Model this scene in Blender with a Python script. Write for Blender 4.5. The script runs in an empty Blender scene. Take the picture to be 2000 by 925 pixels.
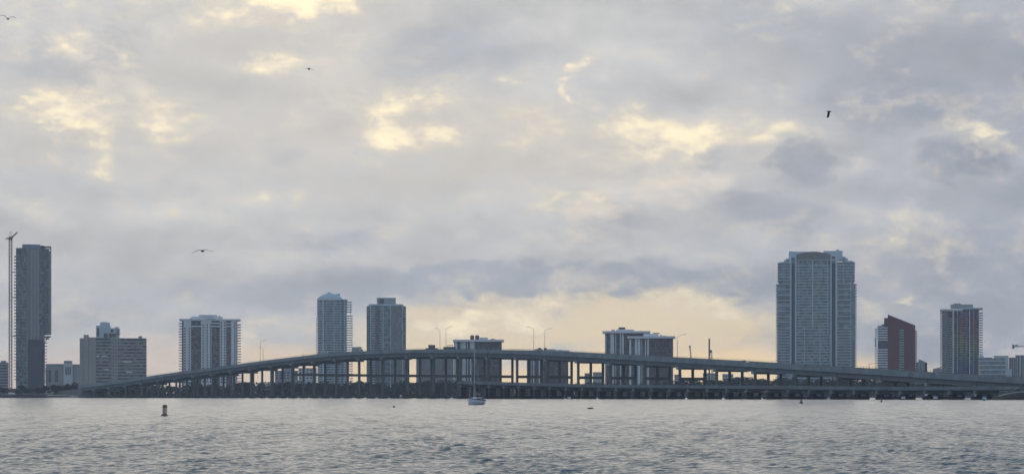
import bpy, math, random
import numpy as np

R = math.radians
S = bpy.context.scene
COL = S.collection

# ------------------------------------------------------------------ camera
F = 4000.0        # focal length in pixels of the 2000 px wide photograph
HY = 772.0        # row of the horizon
H = 1.8           # eye height above the water
cam_data = bpy.data.cameras.new('camera')
cam_data.sensor_width = 36.0
cam_data.lens = 36.0 * F / 2000.0
cam_data.shift_y = (HY - 462.5) / 2000.0
cam_data.clip_start = 0.5
cam_data.clip_end = 20000
cam = bpy.data.objects.new('camera', cam_data)
cam.location = (0, 0, H)
cam.rotation_euler = (R(90), 0, 0)
COL.objects.link(cam)
S.camera = cam

S.view_settings.view_transform = 'Standard'
S.view_settings.look = 'None'
S.view_settings.gamma = 1
S.view_settings.exposure = 0
S.view_settings.use_curve_mapping = False
S.cycles.use_denoising = True
S.cycles.use_adaptive_sampling = True
S.cycles.adaptive_threshold = 0.014
S.cycles.adaptive_min_samples = 8
S.cycles.max_bounces = 6
S.cycles.diffuse_bounces = 3
S.cycles.glossy_bounces = 3
S.cycles.transmission_bounces = 2
S.cycles.volume_bounces = 1
S.cycles.caustics_reflective = False
S.cycles.caustics_refractive = False

def lin(c):
    return tuple(((v / 255 + 0.055) / 1.055) ** 2.4 if v > 10 else v / 255 / 12.92 for v in c)
def lin4(c):
    return lin(c) + (1,)

# ------------------------------------------------------------------ world: evening sky, nearly all cloud
SUN_AZ, SUN_EL = R(-7.0), R(13.0)      # behind the cloud, ahead and to the left
W = bpy.data.worlds.new('World')
S.world = W
W.use_nodes = True
nt = W.node_tree
nt.nodes.clear()
L = nt.links.new
def N(t, **k):
    n = nt.nodes.new(t)
    for a, b in k.items():
        setattr(n, a, b)
    return n
def setin(n, i, v):
    if hasattr(v, 'is_output'):
        L(v, n.inputs[i])
    elif v is not None:
        n.inputs[i].default_value = v
def M(op, a, b=None, c=None, clamp=False):
    n = N('ShaderNodeMath', operation=op, use_clamp=clamp)
    setin(n, 0, a); setin(n, 1, b)
    if c is not None: setin(n, 2, c)
    return n.outputs[0]
def VM(op, a, b=None):
    n = N('ShaderNodeVectorMath', operation=op)
    setin(n, 0, a); setin(n, 1, b)
    return n.outputs['Value'] if op in ('LENGTH', 'DOT_PRODUCT') else n.outputs[0]
def SM(v, a, b, lo=0.0, hi=1.0):       # smooth step
    n = N('ShaderNodeMapRange', interpolation_type='SMOOTHSTEP')
    setin(n, 0, v); n.inputs[1].default_value = a; n.inputs[2].default_value = b
    n.inputs[3].default_value = lo; n.inputs[4].default_value = hi
    return n.outputs[0]
def MIX(f, a, b):
    n = N('ShaderNodeMix', data_type='RGBA')
    setin(n, 0, f); setin(n, 6, a); setin(n, 7, b)
    return n.outputs[2]
def NOISE(v, scale, detail=6, rough=0.55, dist=0.0, color=False):
    n = N('ShaderNodeTexNoise')
    L(v, n.inputs['Vector'])
    n.inputs['Scale'].default_value = scale
    n.inputs['Detail'].default_value = detail
    n.inputs['Roughness'].default_value = rough
    n.inputs['Distortion'].default_value = dist
    return n.outputs[1] if color else n.outputs[0]

tc = N('ShaderNodeTexCoord')
D = tc.outputs['Generated']
sep = N('ShaderNodeSeparateXYZ'); L(D, sep.inputs[0])
az = M('ARCTAN2', sep.outputs[0], sep.outputs[1])
el = M('ARCSINE', sep.outputs[2])
flat = VM('MULTIPLY', D, (1.0, 1.0, 1.9))           # clouds are wider than tall
wc = NOISE(flat, 9.0, 3, 0.6, color=True)
warp = VM('MULTIPLY', VM('SUBTRACT', wc, (0.5, 0.5, 0.5)), (0.060, 0.034, 0.0))
wc2 = NOISE(flat, 42.0, 4, 0.65, color=True)
warp2 = VM('MULTIPLY', VM('SUBTRACT', wc2, (0.5, 0.5, 0.5)), (0.034, 0.020, 0.0))
cxy = N('ShaderNodeCombineXYZ'); L(az, cxy.inputs[0]); L(el, cxy.inputs[1])
P = VM('ADD', VM('ADD', cxy.outputs[0], warp), warp2)
fb = NOISE(flat, 13.0, 7, 0.58)                       # cloud texture, coarse to fine
fbu = NOISE(VM('ADD', flat, (-.004, 0, .02)), 13.0, 7, 0.58)
fb2 = NOISE(VM('ADD', flat, (3.1, 1.7, 0.4)), 6.0, 6, 0.55)
fine = NOISE(VM('ADD', flat, (1.3, 5.7, 2.4)), 60.0, 5, 0.6)

def ang(px, py):
    return math.atan((px - 1000) / F), math.atan((HY - py) / F * math.cos(math.atan((px - 1000) / F)))
def blobs(items):
    tot = None
    for px, py, rx, ry, st in items:
        a, e = ang(px, py)
        d = VM('LENGTH', VM('MULTIPLY', VM('SUBTRACT', P, (a, e, 0)), (F / rx, F / ry, 0)))
        v = SM(d, 0.15, 1.7, st, 0.0)
        tot = v if tot is None else M('ADD', tot, v)
    return tot

glow = blobs([(600, -10, 150, 40, 1.1), (430, 5, 200, 45, .55), (495, 122, 75, 28, .85), (255, 140, 26, 22, .7),
              (130, 228, 100, 28, .95), (140, 285, 55, 40, 1.05), (318, 262, 60, 50, 1.0), (185, 335, 34, 36, .5),
              (765, 228, 90, 46, .78), (870, 278, 90, 30, .72), (715, 262, 60, 22, .62), (1140, 130, 28, 20, 1.0),
              (1128, 176, 14, 18, .9), (1250, 232, 65, 32, .85), (1345, 265, 90, 26, .75), (1180, 290, 260, 36, .5),
              (1050, 232, 90, 36, .5), (1490, 262, 60, 16, .6), (1935, 254, 40, 9, .6), (1965, 285, 28, 9, .55),
              (1010, 612, 230, 30, .75), (1330, 592, 150, 30, .6), (880, 640, 130, 28, .7), (1498, 626, 20, 16, .9), (1690, 577, 40, 10, .6),
              (1785, 575, 26, 8, .8), (60, 40, 120, 40, .35), (1400, 610, 40, 18, .6)])
dark = blobs([(150, 130, 150, 60, .75), (910, 105, 200, 90, .75), (562, 290, 46, 34, .6),
              (1720, 215, 190, 50, .6), (1900, 120, 280, 130, .7), (1500, 110, 260, 90, .4), (900, 562, 440, 34, .85), (1200, 556, 340, 32, .75), (1480, 545, 200, 40, .5),
              (90, 370, 170, 45, .5), (250, 600, 420, 90, .55), (660, 472, 120, 26, .5), (1400, 655, 90, 26, .55), (1650, 640, 260, 50, .35),
              (1850, 480, 280, 60, .4), (1420, 20, 220, 60, .35), (800, 470, 300, 40, .3), (1250, 330, 260, 30, .35)])
puffs = blobs([(1545, 303, 66, 40, 1.0), (1625, 335, 70, 28, .7), (1895, 312, 100, 48, 1.05), (1540, 402, 135, 40, .85), (1310, 434, 85, 40, .8),
               (1010, 650, 70, 20, .7), (880, 602, 60, 14, .7), (1395, 640, 70, 26, .5), (655, 450, 100, 30, .45)])
pale = blobs([(655, 420, 70, 26, .8), (500, 462, 80, 20, .7), (900, 350, 420, 40, .6), (1000, 470, 160, 26, .5),
              (200, 40, 260, 60, .5), (60, 120, 160, 60, .3), (1260, 60, 240, 60, .35), (1620, 300, 200, 40, .5), (1350, 385, 120, 26, .5), (700, 340, 200, 50, .5),
              (350, 330, 180, 50, .5), (1750, 390, 160, 40, .4)])

# everywhere else the same kind of broken cloud goes on
elsewhere = M('SUBTRACT', 1.0, M('MULTIPLY', SM(M('ABSOLUTE', az), R(16), R(24), 1.0, 0.0), SM(el, R(12), R(17), 1.0, 0.0)))
glow = M('ADD', glow, M('MULTIPLY', elsewhere, SM(fb2, .56, .74, 0, .7)))
dark = M('ADD', dark, M('MULTIPLY', elsewhere, SM(fb2, .50, .30, 0, .8)))

# angle from the hidden sun
sd = (math.sin(SUN_AZ) * math.cos(SUN_EL), math.cos(SUN_AZ) * math.cos(SUN_EL), math.sin(SUN_EL))
sdot = VM('DOT_PRODUCT', D, sd)
near = SM(sdot, math.cos(R(26)), math.cos(R(1)))       # 1 towards the sun
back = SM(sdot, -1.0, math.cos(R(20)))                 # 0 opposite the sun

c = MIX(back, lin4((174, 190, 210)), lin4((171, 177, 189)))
c = MIX(near, c, lin4((213, 212, 211)))
c = MIX(SM(el, R(13), R(40), 0, .8), c, lin4((150, 173, 204)))      # bluer overhead
# pink-grey haze low down, clear warm strip under the cloud deck
low = SM(M('ADD', el, M('MULTIPLY', M('SUBTRACT', fb2, .5), .05)), R(1.42), R(.70))
n1 = M('SUBTRACT', fb, .5)
n2 = M('SUBTRACT', fine, .5)
vo = N('ShaderNodeTexVoronoi', feature='F1')           # rounded puffs
L(VM('ADD', flat, VM('MULTIPLY', VM('SUBTRACT', wc2, (.5, .5, .5)), (.03, .03, .03))), vo.inputs['Vector'])
vo.inputs['Scale'].default_value = 26.0
vo.inputs['Detail'].default_value = 1.0
vo.inputs['Roughness'].default_value = .55
puff = M('SUBTRACT', .42, vo.outputs['Distance'])              # about -.3 .. .4
relief = M('SUBTRACT', fb, fbu)
mod = M('ADD', .98, M('ADD', M('ADD', M('MULTIPLY', n1, .22), M('MULTIPLY', relief, .60)), M('MULTIPLY', n2, .07)))
c = VM('MULTIPLY', c, mod)
# broad cream light round the breaks
halo = blobs([(210, 250, 330, 120, .75), (800, 265, 330, 100, .75), (1230, 275, 340, 80, .8), (560, 60, 330, 110, .7), (1000, 640, 380, 60, .8), (1350, 620, 260, 60, .55), (950, 380, 500, 60, .35)])
c = MIX(SM(M('ADD', halo, M('ADD', M('MULTIPLY', n1, .9), M('MULTIPLY', n2, .3))), .05, .95, 0, .62), c, lin4((222, 214, 203)))
# ordinary grey cloud: soft body, firm upper edge, pale rim
k1 = M('ADD', M('ADD', M('MULTIPLY', M('SUBTRACT', fb2, .5), 1.5), M('MULTIPLY', n1, 1.1)), M('ADD', M('MULTIPLY', puff, .45), M('MULTIPLY', n2, .55)))
greyc = MIX(near, lin4((158, 164, 176)), lin4((189, 191, 196)))
c = MIX(M('ADD', SM(k1, -.05, .35, 0, .35), SM(k1, .10, .19, 0, .30)), c, greyc)
pl = SM(M('ADD', pale, M('ADD', M('MULTIPLY', relief, 2.2), M('ADD', M('MULTIPLY', n2, .6), M('MULTIPLY', puff, .5)))), .20, .80, 0, .60)
c = MIX(pl, c, lin4((210, 210, 210)))
# a low bank of cumulus with lit tops
bank = blobs([(668, 458, 84, 34, 1.0), (560, 480, 110, 18, .9), (475, 482, 60, 14, .8), (765, 474, 70, 22, .7), (1000, 492, 150, 22, .75), (1330, 470, 120, 22, .6)])
kb = M('ADD', bank, M('ADD', M('MULTIPLY', puff, .55), M('MULTIPLY', n2, .55)))
c = MIX(M('MULTIPLY', SM(kb, .38, .52), SM(kb, 1.15, .50, .25, .75)), c, lin4((214, 213, 212)))
# the darker clouds
dkc = MIX(near, lin4((147, 153, 166)), lin4((177, 182, 191)))
dkc = VM('MULTIPLY', dkc, M('ADD', 1.0, M('ADD', M('MULTIPLY', relief, .55), M('MULTIPLY', n2, .10))))
ks = M('ADD', dark, M('ADD', M('MULTIPLY', n1, .9), M('MULTIPLY', n2, .4)))
c = MIX(SM(ks, .15, 1.0, 0, .80), c, dkc)
kd = M('ADD', M('MULTIPLY', puffs, .95), M('ADD', M('ADD', M('MULTIPLY', n1, .75), M('MULTIPLY', puff, .40)), M('MULTIPLY', n2, .60)))
rim = M('MULTIPLY', SM(kd, .14, .34), SM(kd, .52, .36))
c = MIX(M('MULTIPLY', rim, .08), c, lin4((220, 216, 211)))
c = MIX(M('ADD', SM(kd, .10, .95, 0, .50), SM(kd, .28, .72, 0, .26)), c, dkc)
warm = blobs([(1090, 640, 400, 52, .95), (1330, 625, 190, 44, .6), (850, 650, 130, 40, .5)])
c = MIX(SM(M('ADD', warm, M('ADD', M('MULTIPLY', n1, .8), M('MULTIPLY', n2, .5))), .12, .95, 0, .80), c, lin4((253, 230, 188)))
horizon = MIX(SM(az, R(-12), R(-1)), lin4((220, 206, 198)), lin4((262, 231, 182)))
c = MIX(M('MULTIPLY', low, M('MULTIPLY', back, .92)), c, horizon)
# breaks where the light comes through, ragged
gsum = M('ADD', M('MULTIPLY', glow, .85), M('ADD', M('MULTIPLY', n1, 1.2), M('ADD', M('MULTIPLY', n2, 2.3), M('MULTIPLY', relief, 1.8))))
g1 = SM(gsum, -.05, 1.0)
g2 = SM(gsum, .48, 1.5)
c = MIX(M('MULTIPLY', g1, .62), c, lin4((240, 228, 207)))
c = MIX(M('MULTIPLY', g2, M('ADD', .40, M('MULTIPLY', near, .60))), c, lin4((282, 265, 224)))

sky = N('ShaderNodeTexSky', sky_type='NISHITA')
sky.sun_disc = False
sky.sun_elevation = SUN_EL
sky.sun_rotation = SUN_AZ
sky.altitude = 0
sky.dust_density = 2.0
gap = SM(M('ADD', fb2, M('MULTIPLY', n1, .5)), .60, .78, 0.0, 0.06)   # thin places where the clear sky shows
SKY_STRENGTH = 0.1
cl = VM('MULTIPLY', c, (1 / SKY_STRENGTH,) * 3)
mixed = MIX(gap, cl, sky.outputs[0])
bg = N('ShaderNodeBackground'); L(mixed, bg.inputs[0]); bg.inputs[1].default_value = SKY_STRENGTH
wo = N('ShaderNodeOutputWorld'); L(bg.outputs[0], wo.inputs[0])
W.cycles.sampling_method = 'MANUAL'
W.cycles.sample_map_resolution = 1024

sun_data = bpy.data.lights.new('sun', 'SUN')
sun_data.energy = 0.3
sun_data.angle = R(50)
sun_data.color = (1.0, .88, .70)
sun = bpy.data.objects.new('sun', sun_data)
COL.objects.link(sun)
sun.rotation_euler = (R(90) - SUN_EL, 0, math.pi - SUN_AZ)

# ------------------------------------------------------------------ helpers
random.seed(7)
class MB:
    """collects polygons for one mesh"""
    def __init__(s): s.v = []; s.f = []
    def box(s, x0, x1, y0, y1, z0, z1):
        b = len(s.v)
        s.v += [(x0,y0,z0),(x1,y0,z0),(x1,y1,z0),(x0,y1,z0),(x0,y0,z1),(x1,y0,z1),(x1,y1,z1),(x0,y1,z1)]
        s.f += [(b,b+3,b+2,b+1),(b+4,b+5,b+6,b+7),(b,b+1,b+5,b+4),(b+1,b+2,b+6,b+5),(b+2,b+3,b+7,b+6),(b+3,b,b+4,b+7)]
        return s
    def prism(s, poly, z0, z1, poly_top=None):
        b = len(s.v); n = len(poly); pt = poly_top or poly
        z0s = z0 if hasattr(z0, '__len__') else [z0] * n
        z1s = z1 if hasattr(z1, '__len__') else [z1] * n
        s.v += [(p[0], p[1], z) for p, z in zip(poly, z0s)] + [(p[0], p[1], z) for p, z in zip(pt, z1s)]
        s.f += [tuple(range(b + n - 1, b - 1, -1)), tuple(range(b + n, b + 2 * n))]
        s.f += [(b + i, b + (i + 1) % n, b + n + (i + 1) % n, b + n + i) for i in range(n)]
        return s
    def hexa(s, p):                       # eight corners: bottom four, top four
        b = len(s.v); s.v += [tuple(q) for q in p]
        s.f += [(b,b+3,b+2,b+1),(b+4,b+5,b+6,b+7),(b,b+1,b+5,b+4),(b+1,b+2,b+6,b+5),(b+2,b+3,b+7,b+6),(b+3,b,b+4,b+7)]
        return s
    def bar(s, a, b_, r, n=4, r2=None):
        a = np.array(a, float); c = np.array(b_, float); d = c - a; d /= np.linalg.norm(d) + 1e-9
        u = np.cross(d, (0, 0, 1.)); 
        if np.linalg.norm(u) < 1e-3: u = np.cross(d, (0, 1., 0))
        u /= np.linalg.norm(u); w = np.cross(d, u); r2 = r if r2 is None else r2
        k = len(s.v)
        for p, q in ((a, r), (c, r2)):
            for i in range(n):
                t = 2 * math.pi * (i + .5) / n
                s.v.append(tuple(p + q * (math.cos(t) * u + math.sin(t) * w)))
        s.f += [tuple(range(k + n - 1, k - 1, -1)), tuple(range(k + n, k + 2 * n))]
        s.f += [(k + i, k + (i + 1) % n, k + n + (i + 1) % n, k + n + i) for i in range(n)]
        return s
    def rings(s, rs, cap=True):           # list of rings (each the same number of points)
        k = len(s.v); n = len(rs[0])
        for r in rs: s.v += [tuple(p) for p in r]
        for j in range(len(rs) - 1):
            for i in range(n):
                s.f.append((k + j*n + i, k + j*n + (i+1) % n, k + (j+1)*n + (i+1) % n, k + (j+1)*n + i))
        if cap:
            s.f.append(tuple(range(k + n - 1, k - 1, -1)))
            s.f.append(tuple(range(k + (len(rs)-1)*n, k + len(rs)*n)))
        return s
    def mesh(s, name, mat=None, smooth=False):
        m = bpy.data.meshes.new(name)
        m.from_pydata(s.v, [], s.f)
        if mat: m.materials.append(mat)
        if smooth:
            m.polygons.foreach_set('use_smooth', [True] * len(m.polygons))
        m.update()
        return m

def obj(name, mb, mat=None, parent=None, loc=None, rot=None, smooth=False):
    me = mb.mesh(name, mat, smooth) if isinstance(mb, MB) else mb
    o = bpy.data.objects.new(name, me)
    COL.objects.link(o)
    if parent: o.parent = parent
    if loc: o.location = loc
    if rot: o.rotation_euler = rot
    return o
def tag(o, label=None, cat=None, group=None, kind=None):
    if label: o['label'] = label
    if cat: o['category'] = cat
    if group: o['group'] = group
    if kind: o['kind'] = kind
    return o
def thing(name, label, cat, loc=(0,0,0), rz=0, group=None):
    o = bpy.data.objects.new(name, None)
    COL.objects.link(o)
    o.location = loc; o.rotation_euler = (0, 0, rz)
    o.empty_display_size = 1
    return tag(o, label, cat, group)
def copy_tree(o, parent=None):
    c = o.copy(); COL.objects.link(c)
    if parent: c.parent = parent
    for ch in o.children: copy_tree(ch, c)
    return c
def at(px, D, z=0.0):                      # a point D metres ahead in the column px
    return ((px - 1000) * D / F, D, z)
def zat(py, D):
    return (HY - py) * D / F + H

# ------------------------------------------------------------------ materials
MATS = {}
def mat(name, color, rough=.8, noise=.12, nscale=.6, spec=.3, metallic=0.0, bump=0.0, emit=None):
    if name in MATS: return MATS[name]
    m = bpy.data.materials.new(name); m.use_nodes = True
    t = m.node_tree; p = t.nodes['Principled BSDF']
    p.inputs['Roughness'].default_value = rough
    p.inputs['Metallic'].default_value = metallic
    p.inputs['Specular IOR Level'].default_value = spec
    if noise:
        tcn = t.nodes.new('ShaderNodeTexCoord')
        n = t.nodes.new('ShaderNodeTexNoise'); n.inputs['Scale'].default_value = nscale
        n.inputs['Detail'].default_value = 5; n.inputs['Roughness'].default_value = .65
        mp = t.nodes.new('ShaderNodeMapping'); mp.inputs['Scale'].default_value = (1, 1, .35)
        t.links.new(tcn.outputs['Object'], mp.inputs[0]); t.links.new(mp.outputs[0], n.inputs['Vector'])
        mx = t.nodes.new('ShaderNodeMix'); mx.data_type = 'RGBA'
        mr = t.nodes.new('ShaderNodeMapRange'); mr.inputs[1].default_value = .3; mr.inputs[2].default_value = .7
        t.links.new(n.outputs[0], mr.inputs[0]); t.links.new(mr.outputs[0], mx.inputs[0])
        mx.inputs[6].default_value = tuple(v * (1 - noise) for v in color) + (1,)
        mx.inputs[7].default_value = tuple(min(1, v * (1 + noise)) for v in color) + (1,)
        t.links.new(mx.outputs[2], p.inputs['Base Color'])
        if bump:
            b = t.nodes.new('ShaderNodeBump'); b.inputs['Strength'].default_value = bump; b.inputs['Distance'].default_value = .1
            t.links.new(n.outputs[0], b.inputs['Height']); t.links.new(b.outputs[0], p.inputs['Normal'])
    else:
        p.inputs['Base Color'].default_value = tuple(color) + (1,)
    if emit:
        p.inputs['Emission Color'].default_value = tuple(emit[:3]) + (1,)
        p.inputs['Emission Strength'].default_value = emit[3]
    MATS[name] = m
    return m
def glass(name, dark, light, cw=2.2, ch=3.2, prob=.3, rough=.12, zoff=0.0):
    """rows of panes, some with drawn blinds: one random value for each pane"""
    if name in MATS: return MATS[name]
    m = bpy.data.materials.new(name); m.use_nodes = True
    t = m.node_tree; p = t.nodes['Principled BSDF']
    tcn = t.nodes.new('ShaderNodeTexCoord')
    mp = t.nodes.new('ShaderNodeMapping'); mp.inputs['Scale'].default_value = (1 / cw, 1 / cw, 1 / ch); mp.inputs['Location'].default_value = (.31, .37, zoff + .01)
    t.links.new(tcn.outputs['Object'], mp.inputs[0])
    fl = t.nodes.new('ShaderNodeVectorMath'); fl.operation = 'FLOOR'; t.links.new(mp.outputs[0], fl.inputs[0])
    wn = t.nodes.new('ShaderNodeTexWhiteNoise'); wn.noise_dimensions = '3D'; t.links.new(fl.outputs[0], wn.inputs['Vector'])
    cr = t.nodes.new('ShaderNodeValToRGB')
    e = cr.color_ramp.elements
    e[0].position = max(0.0, 1 - prob - .35); e[0].color = tuple(dark) + (1,)
    e[1].position = 1.0; e[1].color = tuple(light) + (1,)
    t.links.new(wn.outputs[0], cr.inputs[0]); t.links.new(cr.outputs[0], p.inputs['Base Color'])
    p.inputs['Roughness'].default_value = rough
    p.inputs['Specular IOR Level'].default_value = .6
    MATS[name] = m
    return m

# ------------------------------------------------------------------ water
def water_material():
    m = bpy.data.materials.new('bay_water'); m.use_nodes = True
    t = m.node_tree; p = t.nodes['Principled BSDF']
    p.inputs['Base Color'].default_value = (.068, .124, .146, 1)
    p.inputs['Roughness'].default_value = .16
    p.inputs['IOR'].default_value = 1.333
    g = t.nodes.new('ShaderNodeNewGeometry')
    def noise(scale, sx, sy, det):
        mp = t.nodes.new('ShaderNodeMapping'); mp.inputs['Scale'].default_value = (sx, sy, 1)
        t.links.new(g.outputs['Position'], mp.inputs[0])
        n = t.nodes.new('ShaderNodeTexNoise'); n.inputs['Scale'].default_value = scale
        n.inputs['Detail'].default_value = det; n.inputs['Roughness'].default_value = .6
        t.links.new(mp.outputs[0], n.inputs['Vector']); return n.outputs[0]
    b1 = t.nodes.new('ShaderNodeBump'); b1.inputs['Strength'].default_value = .8; b1.inputs['Distance'].default_value = .10
    t.links.new(noise(4.2, .5, 1.0, 5), b1.inputs['Height'])
    b2 = t.nodes.new('ShaderNodeBump'); b2.inputs['Strength'].default_value = .5; b2.inputs['Distance'].default_value = .45
    t.links.new(noise(.55, .5, 1.0, 3), b2.inputs['Height'])
    t.links.new(b2.outputs[0], b1.inputs['Normal'])
    # far off the chop is too fine for the mesh and goes over into the surface relief
    sx = t.nodes.new('ShaderNodeSeparateXYZ'); t.links.new(g.outputs['Position'], sx.inputs[0])
    mr = t.nodes.new('ShaderNodeMapRange'); mr.inputs[1].default_value = 90; mr.inputs[2].default_value = 420; mr.inputs[3].default_value = 0; mr.inputs[4].default_value = 1
    t.links.new(sx.outputs[1], mr.inputs[0])
    b3 = t.nodes.new('ShaderNodeBump'); b3.inputs['Distance'].default_value = .5
    lanes = noise(.25, 1.0, .07, 4)                      # wind lanes, drawn out along the wind
    lr = t.nodes.new('ShaderNodeMapRange'); lr.inputs[1].default_value = .35; lr.inputs[2].default_value = .65; lr.inputs[3].default_value = .35; lr.inputs[4].default_value = 1
    t.links.new(lanes, lr.inputs[0])
    ml = t.nodes.new('ShaderNodeMath'); ml.operation = 'MULTIPLY'; t.links.new(mr.outputs[0], ml.inputs[0]); t.links.new(lr.outputs[0], ml.inputs[1])
    t.links.new(ml.outputs[0], b3.inputs['Strength'])
    t.links.new(noise(1.5, .6, 1.0, 3), b3.inputs['Height'])
    t.links.new(b1.outputs[0], b3.inputs['Normal'])
    t.links.new(b3.outputs[0], p.inputs['Normal'])
    return m
WATER = water_material()

def build_water():
    rng = np.random.default_rng(11)
    # rows farther apart with distance, columns fan out: a real, displaced sheet of waves
    rows = [34.0]
    while rows[-1] < 1150:
        d = rows[-1]
        rows.append(d + max(.06, .0010 * d + .018 if d < 320 else .0026 * d - .494))
    Y = np.array(rows); dy = np.gradient(Y)
    nc = 560
    fan = np.linspace(-.31, .31, nc)
    X = fan[None, :] * (Y[:, None] + 4.0)
    YY = np.repeat(Y[:, None], nc, 1)
    Z = np.zeros_like(X)
    dx = np.maximum((fan[1] - fan[0]) * Y, dy * .6)[:, None]
    nw = 84
    lam = np.exp(rng.uniform(math.log(.19), math.log(2.4), nw))
    th = rng.normal(0, .55, nw) + R(14)
    ph = rng.uniform(0, 2 * math.pi, nw)
    DX = np.zeros_like(X); DY = np.zeros_like(X)
    for l, a, q in zip(lam, th, ph):
        k = 2 * math.pi / l
        amp = .0062 * l * (1.0 if l < .45 else (.45 / l) ** 1.0)
        fade = np.clip((l / dx - 1.6) / 1.8, 0, 1)
        arg = k * (math.sin(a) * X + math.cos(a) * YY) + q
        co = np.cos(arg) * fade * amp; si = np.sin(arg) * fade * amp
        Z += co
        DX -= math.sin(a) * si * .8; DY -= math.cos(a) * si * .8
    # gusts: streaks along the wind where the chop is higher
    gust = np.zeros_like(X)
    for i in range(26):
        lx = math.exp(rng.uniform(math.log(1.6), math.log(16))); ly = lx * rng.uniform(4, 12)
        gust += np.cos(2 * math.pi / lx * X * rng.choice((-1, 1)) + 2 * math.pi / ly * YY + rng.uniform(0, 6.28))
    gust = np.clip(1.0 + .05 * gust, .65, 1.35)
    edge = np.clip((.31 - np.abs(fan))[None, :] / .02, 0, 1) * np.clip((Y - 34) / 4, 0, 1)[:, None]
    Z = (Z * gust) * edge; X = X + DX * gust * edge; YY = YY + DY * gust * edge
    nr = len(Y)
    co = np.stack([X, YY, Z], -1).reshape(-1, 3).astype(np.float32)
    idx = np.arange(nr * nc).reshape(nr, nc)
    q = np.stack([idx[:-1, :-1], idx[:-1, 1:], idx[1:, 1:], idx[1:, :-1]], -1).reshape(-1, 4).astype(np.int32)
    me = bpy.data.meshes.new('bay_water')
    me.vertices.add(len(co)); me.vertices.foreach_set('co', co.ravel())
    me.loops.add(q.size); me.loops.foreach_set('vertex_index', q.ravel())
    me.polygons.add(len(q)); me.polygons.foreach_set('loop_start', np.arange(0, q.size, 4, dtype=np.int32))
    me.polygons.foreach_set('use_smooth', np.ones(len(q), dtype=bool))
    me.materials.append(WATER)
    me.update(calc_edges=True)
    o = obj('bay_water', me)
    tag(o, 'choppy grey bay water in front of the bridge', kind='structure')
    far = MB()
    y1 = Y[-1]; w1 = .31 * (y1 + 4); w0 = .31 * 38
    B = 3400
    for poly in ([(-B, -400), (B, -400), (w0, 34), (-w0, 34)], [(B, -400), (B, 2600), (w1, y1), (w0, 34)],
                 [(-w1, y1), (w1, y1), (B, 2600), (-B, 2600)], [(-B, -400), (-w0, 34), (-w1, y1), (-B, 2600)]):
        b = len(far.v); far.v += [(x, y, 0) for x, y in poly]; far.f.append(tuple(range(b, b + 4)))
    o = obj('outer_bay_water', far, WATER)
    tag(o, 'open bay water beyond the near chop', kind='structure')
build_water()

# ------------------------------------------------------------------ land
M_EARTH = mat('shore_earth', (.10, .10, .075), .95, .35, .08)
M_SAND = mat('beach_sand', (.34, .31, .26), .95, .2, .3)
M_ROCK = mat('seawall_stone', (.055, .055, .055), .95, .35, .5)
SHORE = [(-900, 1720), (-300, 1745), (0, 1770), (150, 1795), (300, 1890), (600, 1960), (1000, 1960), (1500, 1960), (2000, 1940), (2900, 1940)]
def shore_D(px):
    for (a, da), (b, db) in zip(SHORE, SHORE[1:]):
        if a <= px <= b: return da + (db - da) * (px - a) / (b - a)
    return SHORE[0][1] if px < SHORE[0][0] else SHORE[-1][1]
def build_land():
    m = MB(); n = 60
    cols = np.linspace(-900, 2900, n)
    offs = [(0, 1.3), (25, 1.8), (70, 3.0), (300, 3.4), (1200, 4), (1500, 5)]
    for px in cols:
        d0 = shore_D(px)
        for o_, z in offs:
            d = d0 + o_
            m.v.append(((px - 1000) * (d0 + min(o_, 1200)) / F , d, z + (random.uniform(-.25, .25) if 0 < o_ < 1000 else 0)))
    k = len(offs)
    for i in range(n - 1):
        for j in range(k - 1):
            m.f.append((i*k + j, (i+1)*k + j, (i+1)*k + j + 1, i*k + j + 1))
    tag(obj('mainland_ground', m, M_EARTH), 'low dark mainland ground behind the bridge', kind='structure')
    w = MB()
    for px in cols:
        d0 = shore_D(px)
        x = (px - 1000) / F
        for dd, z in ((-1.2, -.6), (-.4, 1.1 + random.uniform(-.2, .2)), (.6, 1.75 + random.uniform(-.15, .15)), (2.6, 1.7)):
            w.v.append((x * (d0 + dd), d0 + dd, z))
    for i in range(n - 1):
        for j in range(3):
            w.f.append((i*4 + j, (i+1)*4 + j, (i+1)*4 + j + 1, i*4 + j + 1))
    tag(obj('seawall', w, M_ROCK), 'long dark stone seawall along the far waterline', 'seawall')
    b = MB()                                     # pale strip of beach by the left landing
    pts = []
    for px in np.linspace(92, 178, 18):
        d0 = shore_D(px); x = (px - 1000) / F
        b.v += [(x * (d0 - 3), d0 - 3, -.1), (x * (d0 + 4), d0 + 4, 1.95), (x * (d0 + 26), d0 + 26, 2.5 + random.uniform(-.1, .1))]
    for i in range(17):
        for j in range(2):
            b.f.append((i*3 + j, (i+1)*3 + j, (i+1)*3 + j + 1, i*3 + j + 1))
    tag(obj('beach', b, M_SAND), 'pale strip of beach beside the left end of the bridge', kind='structure')
build_land()

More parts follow.
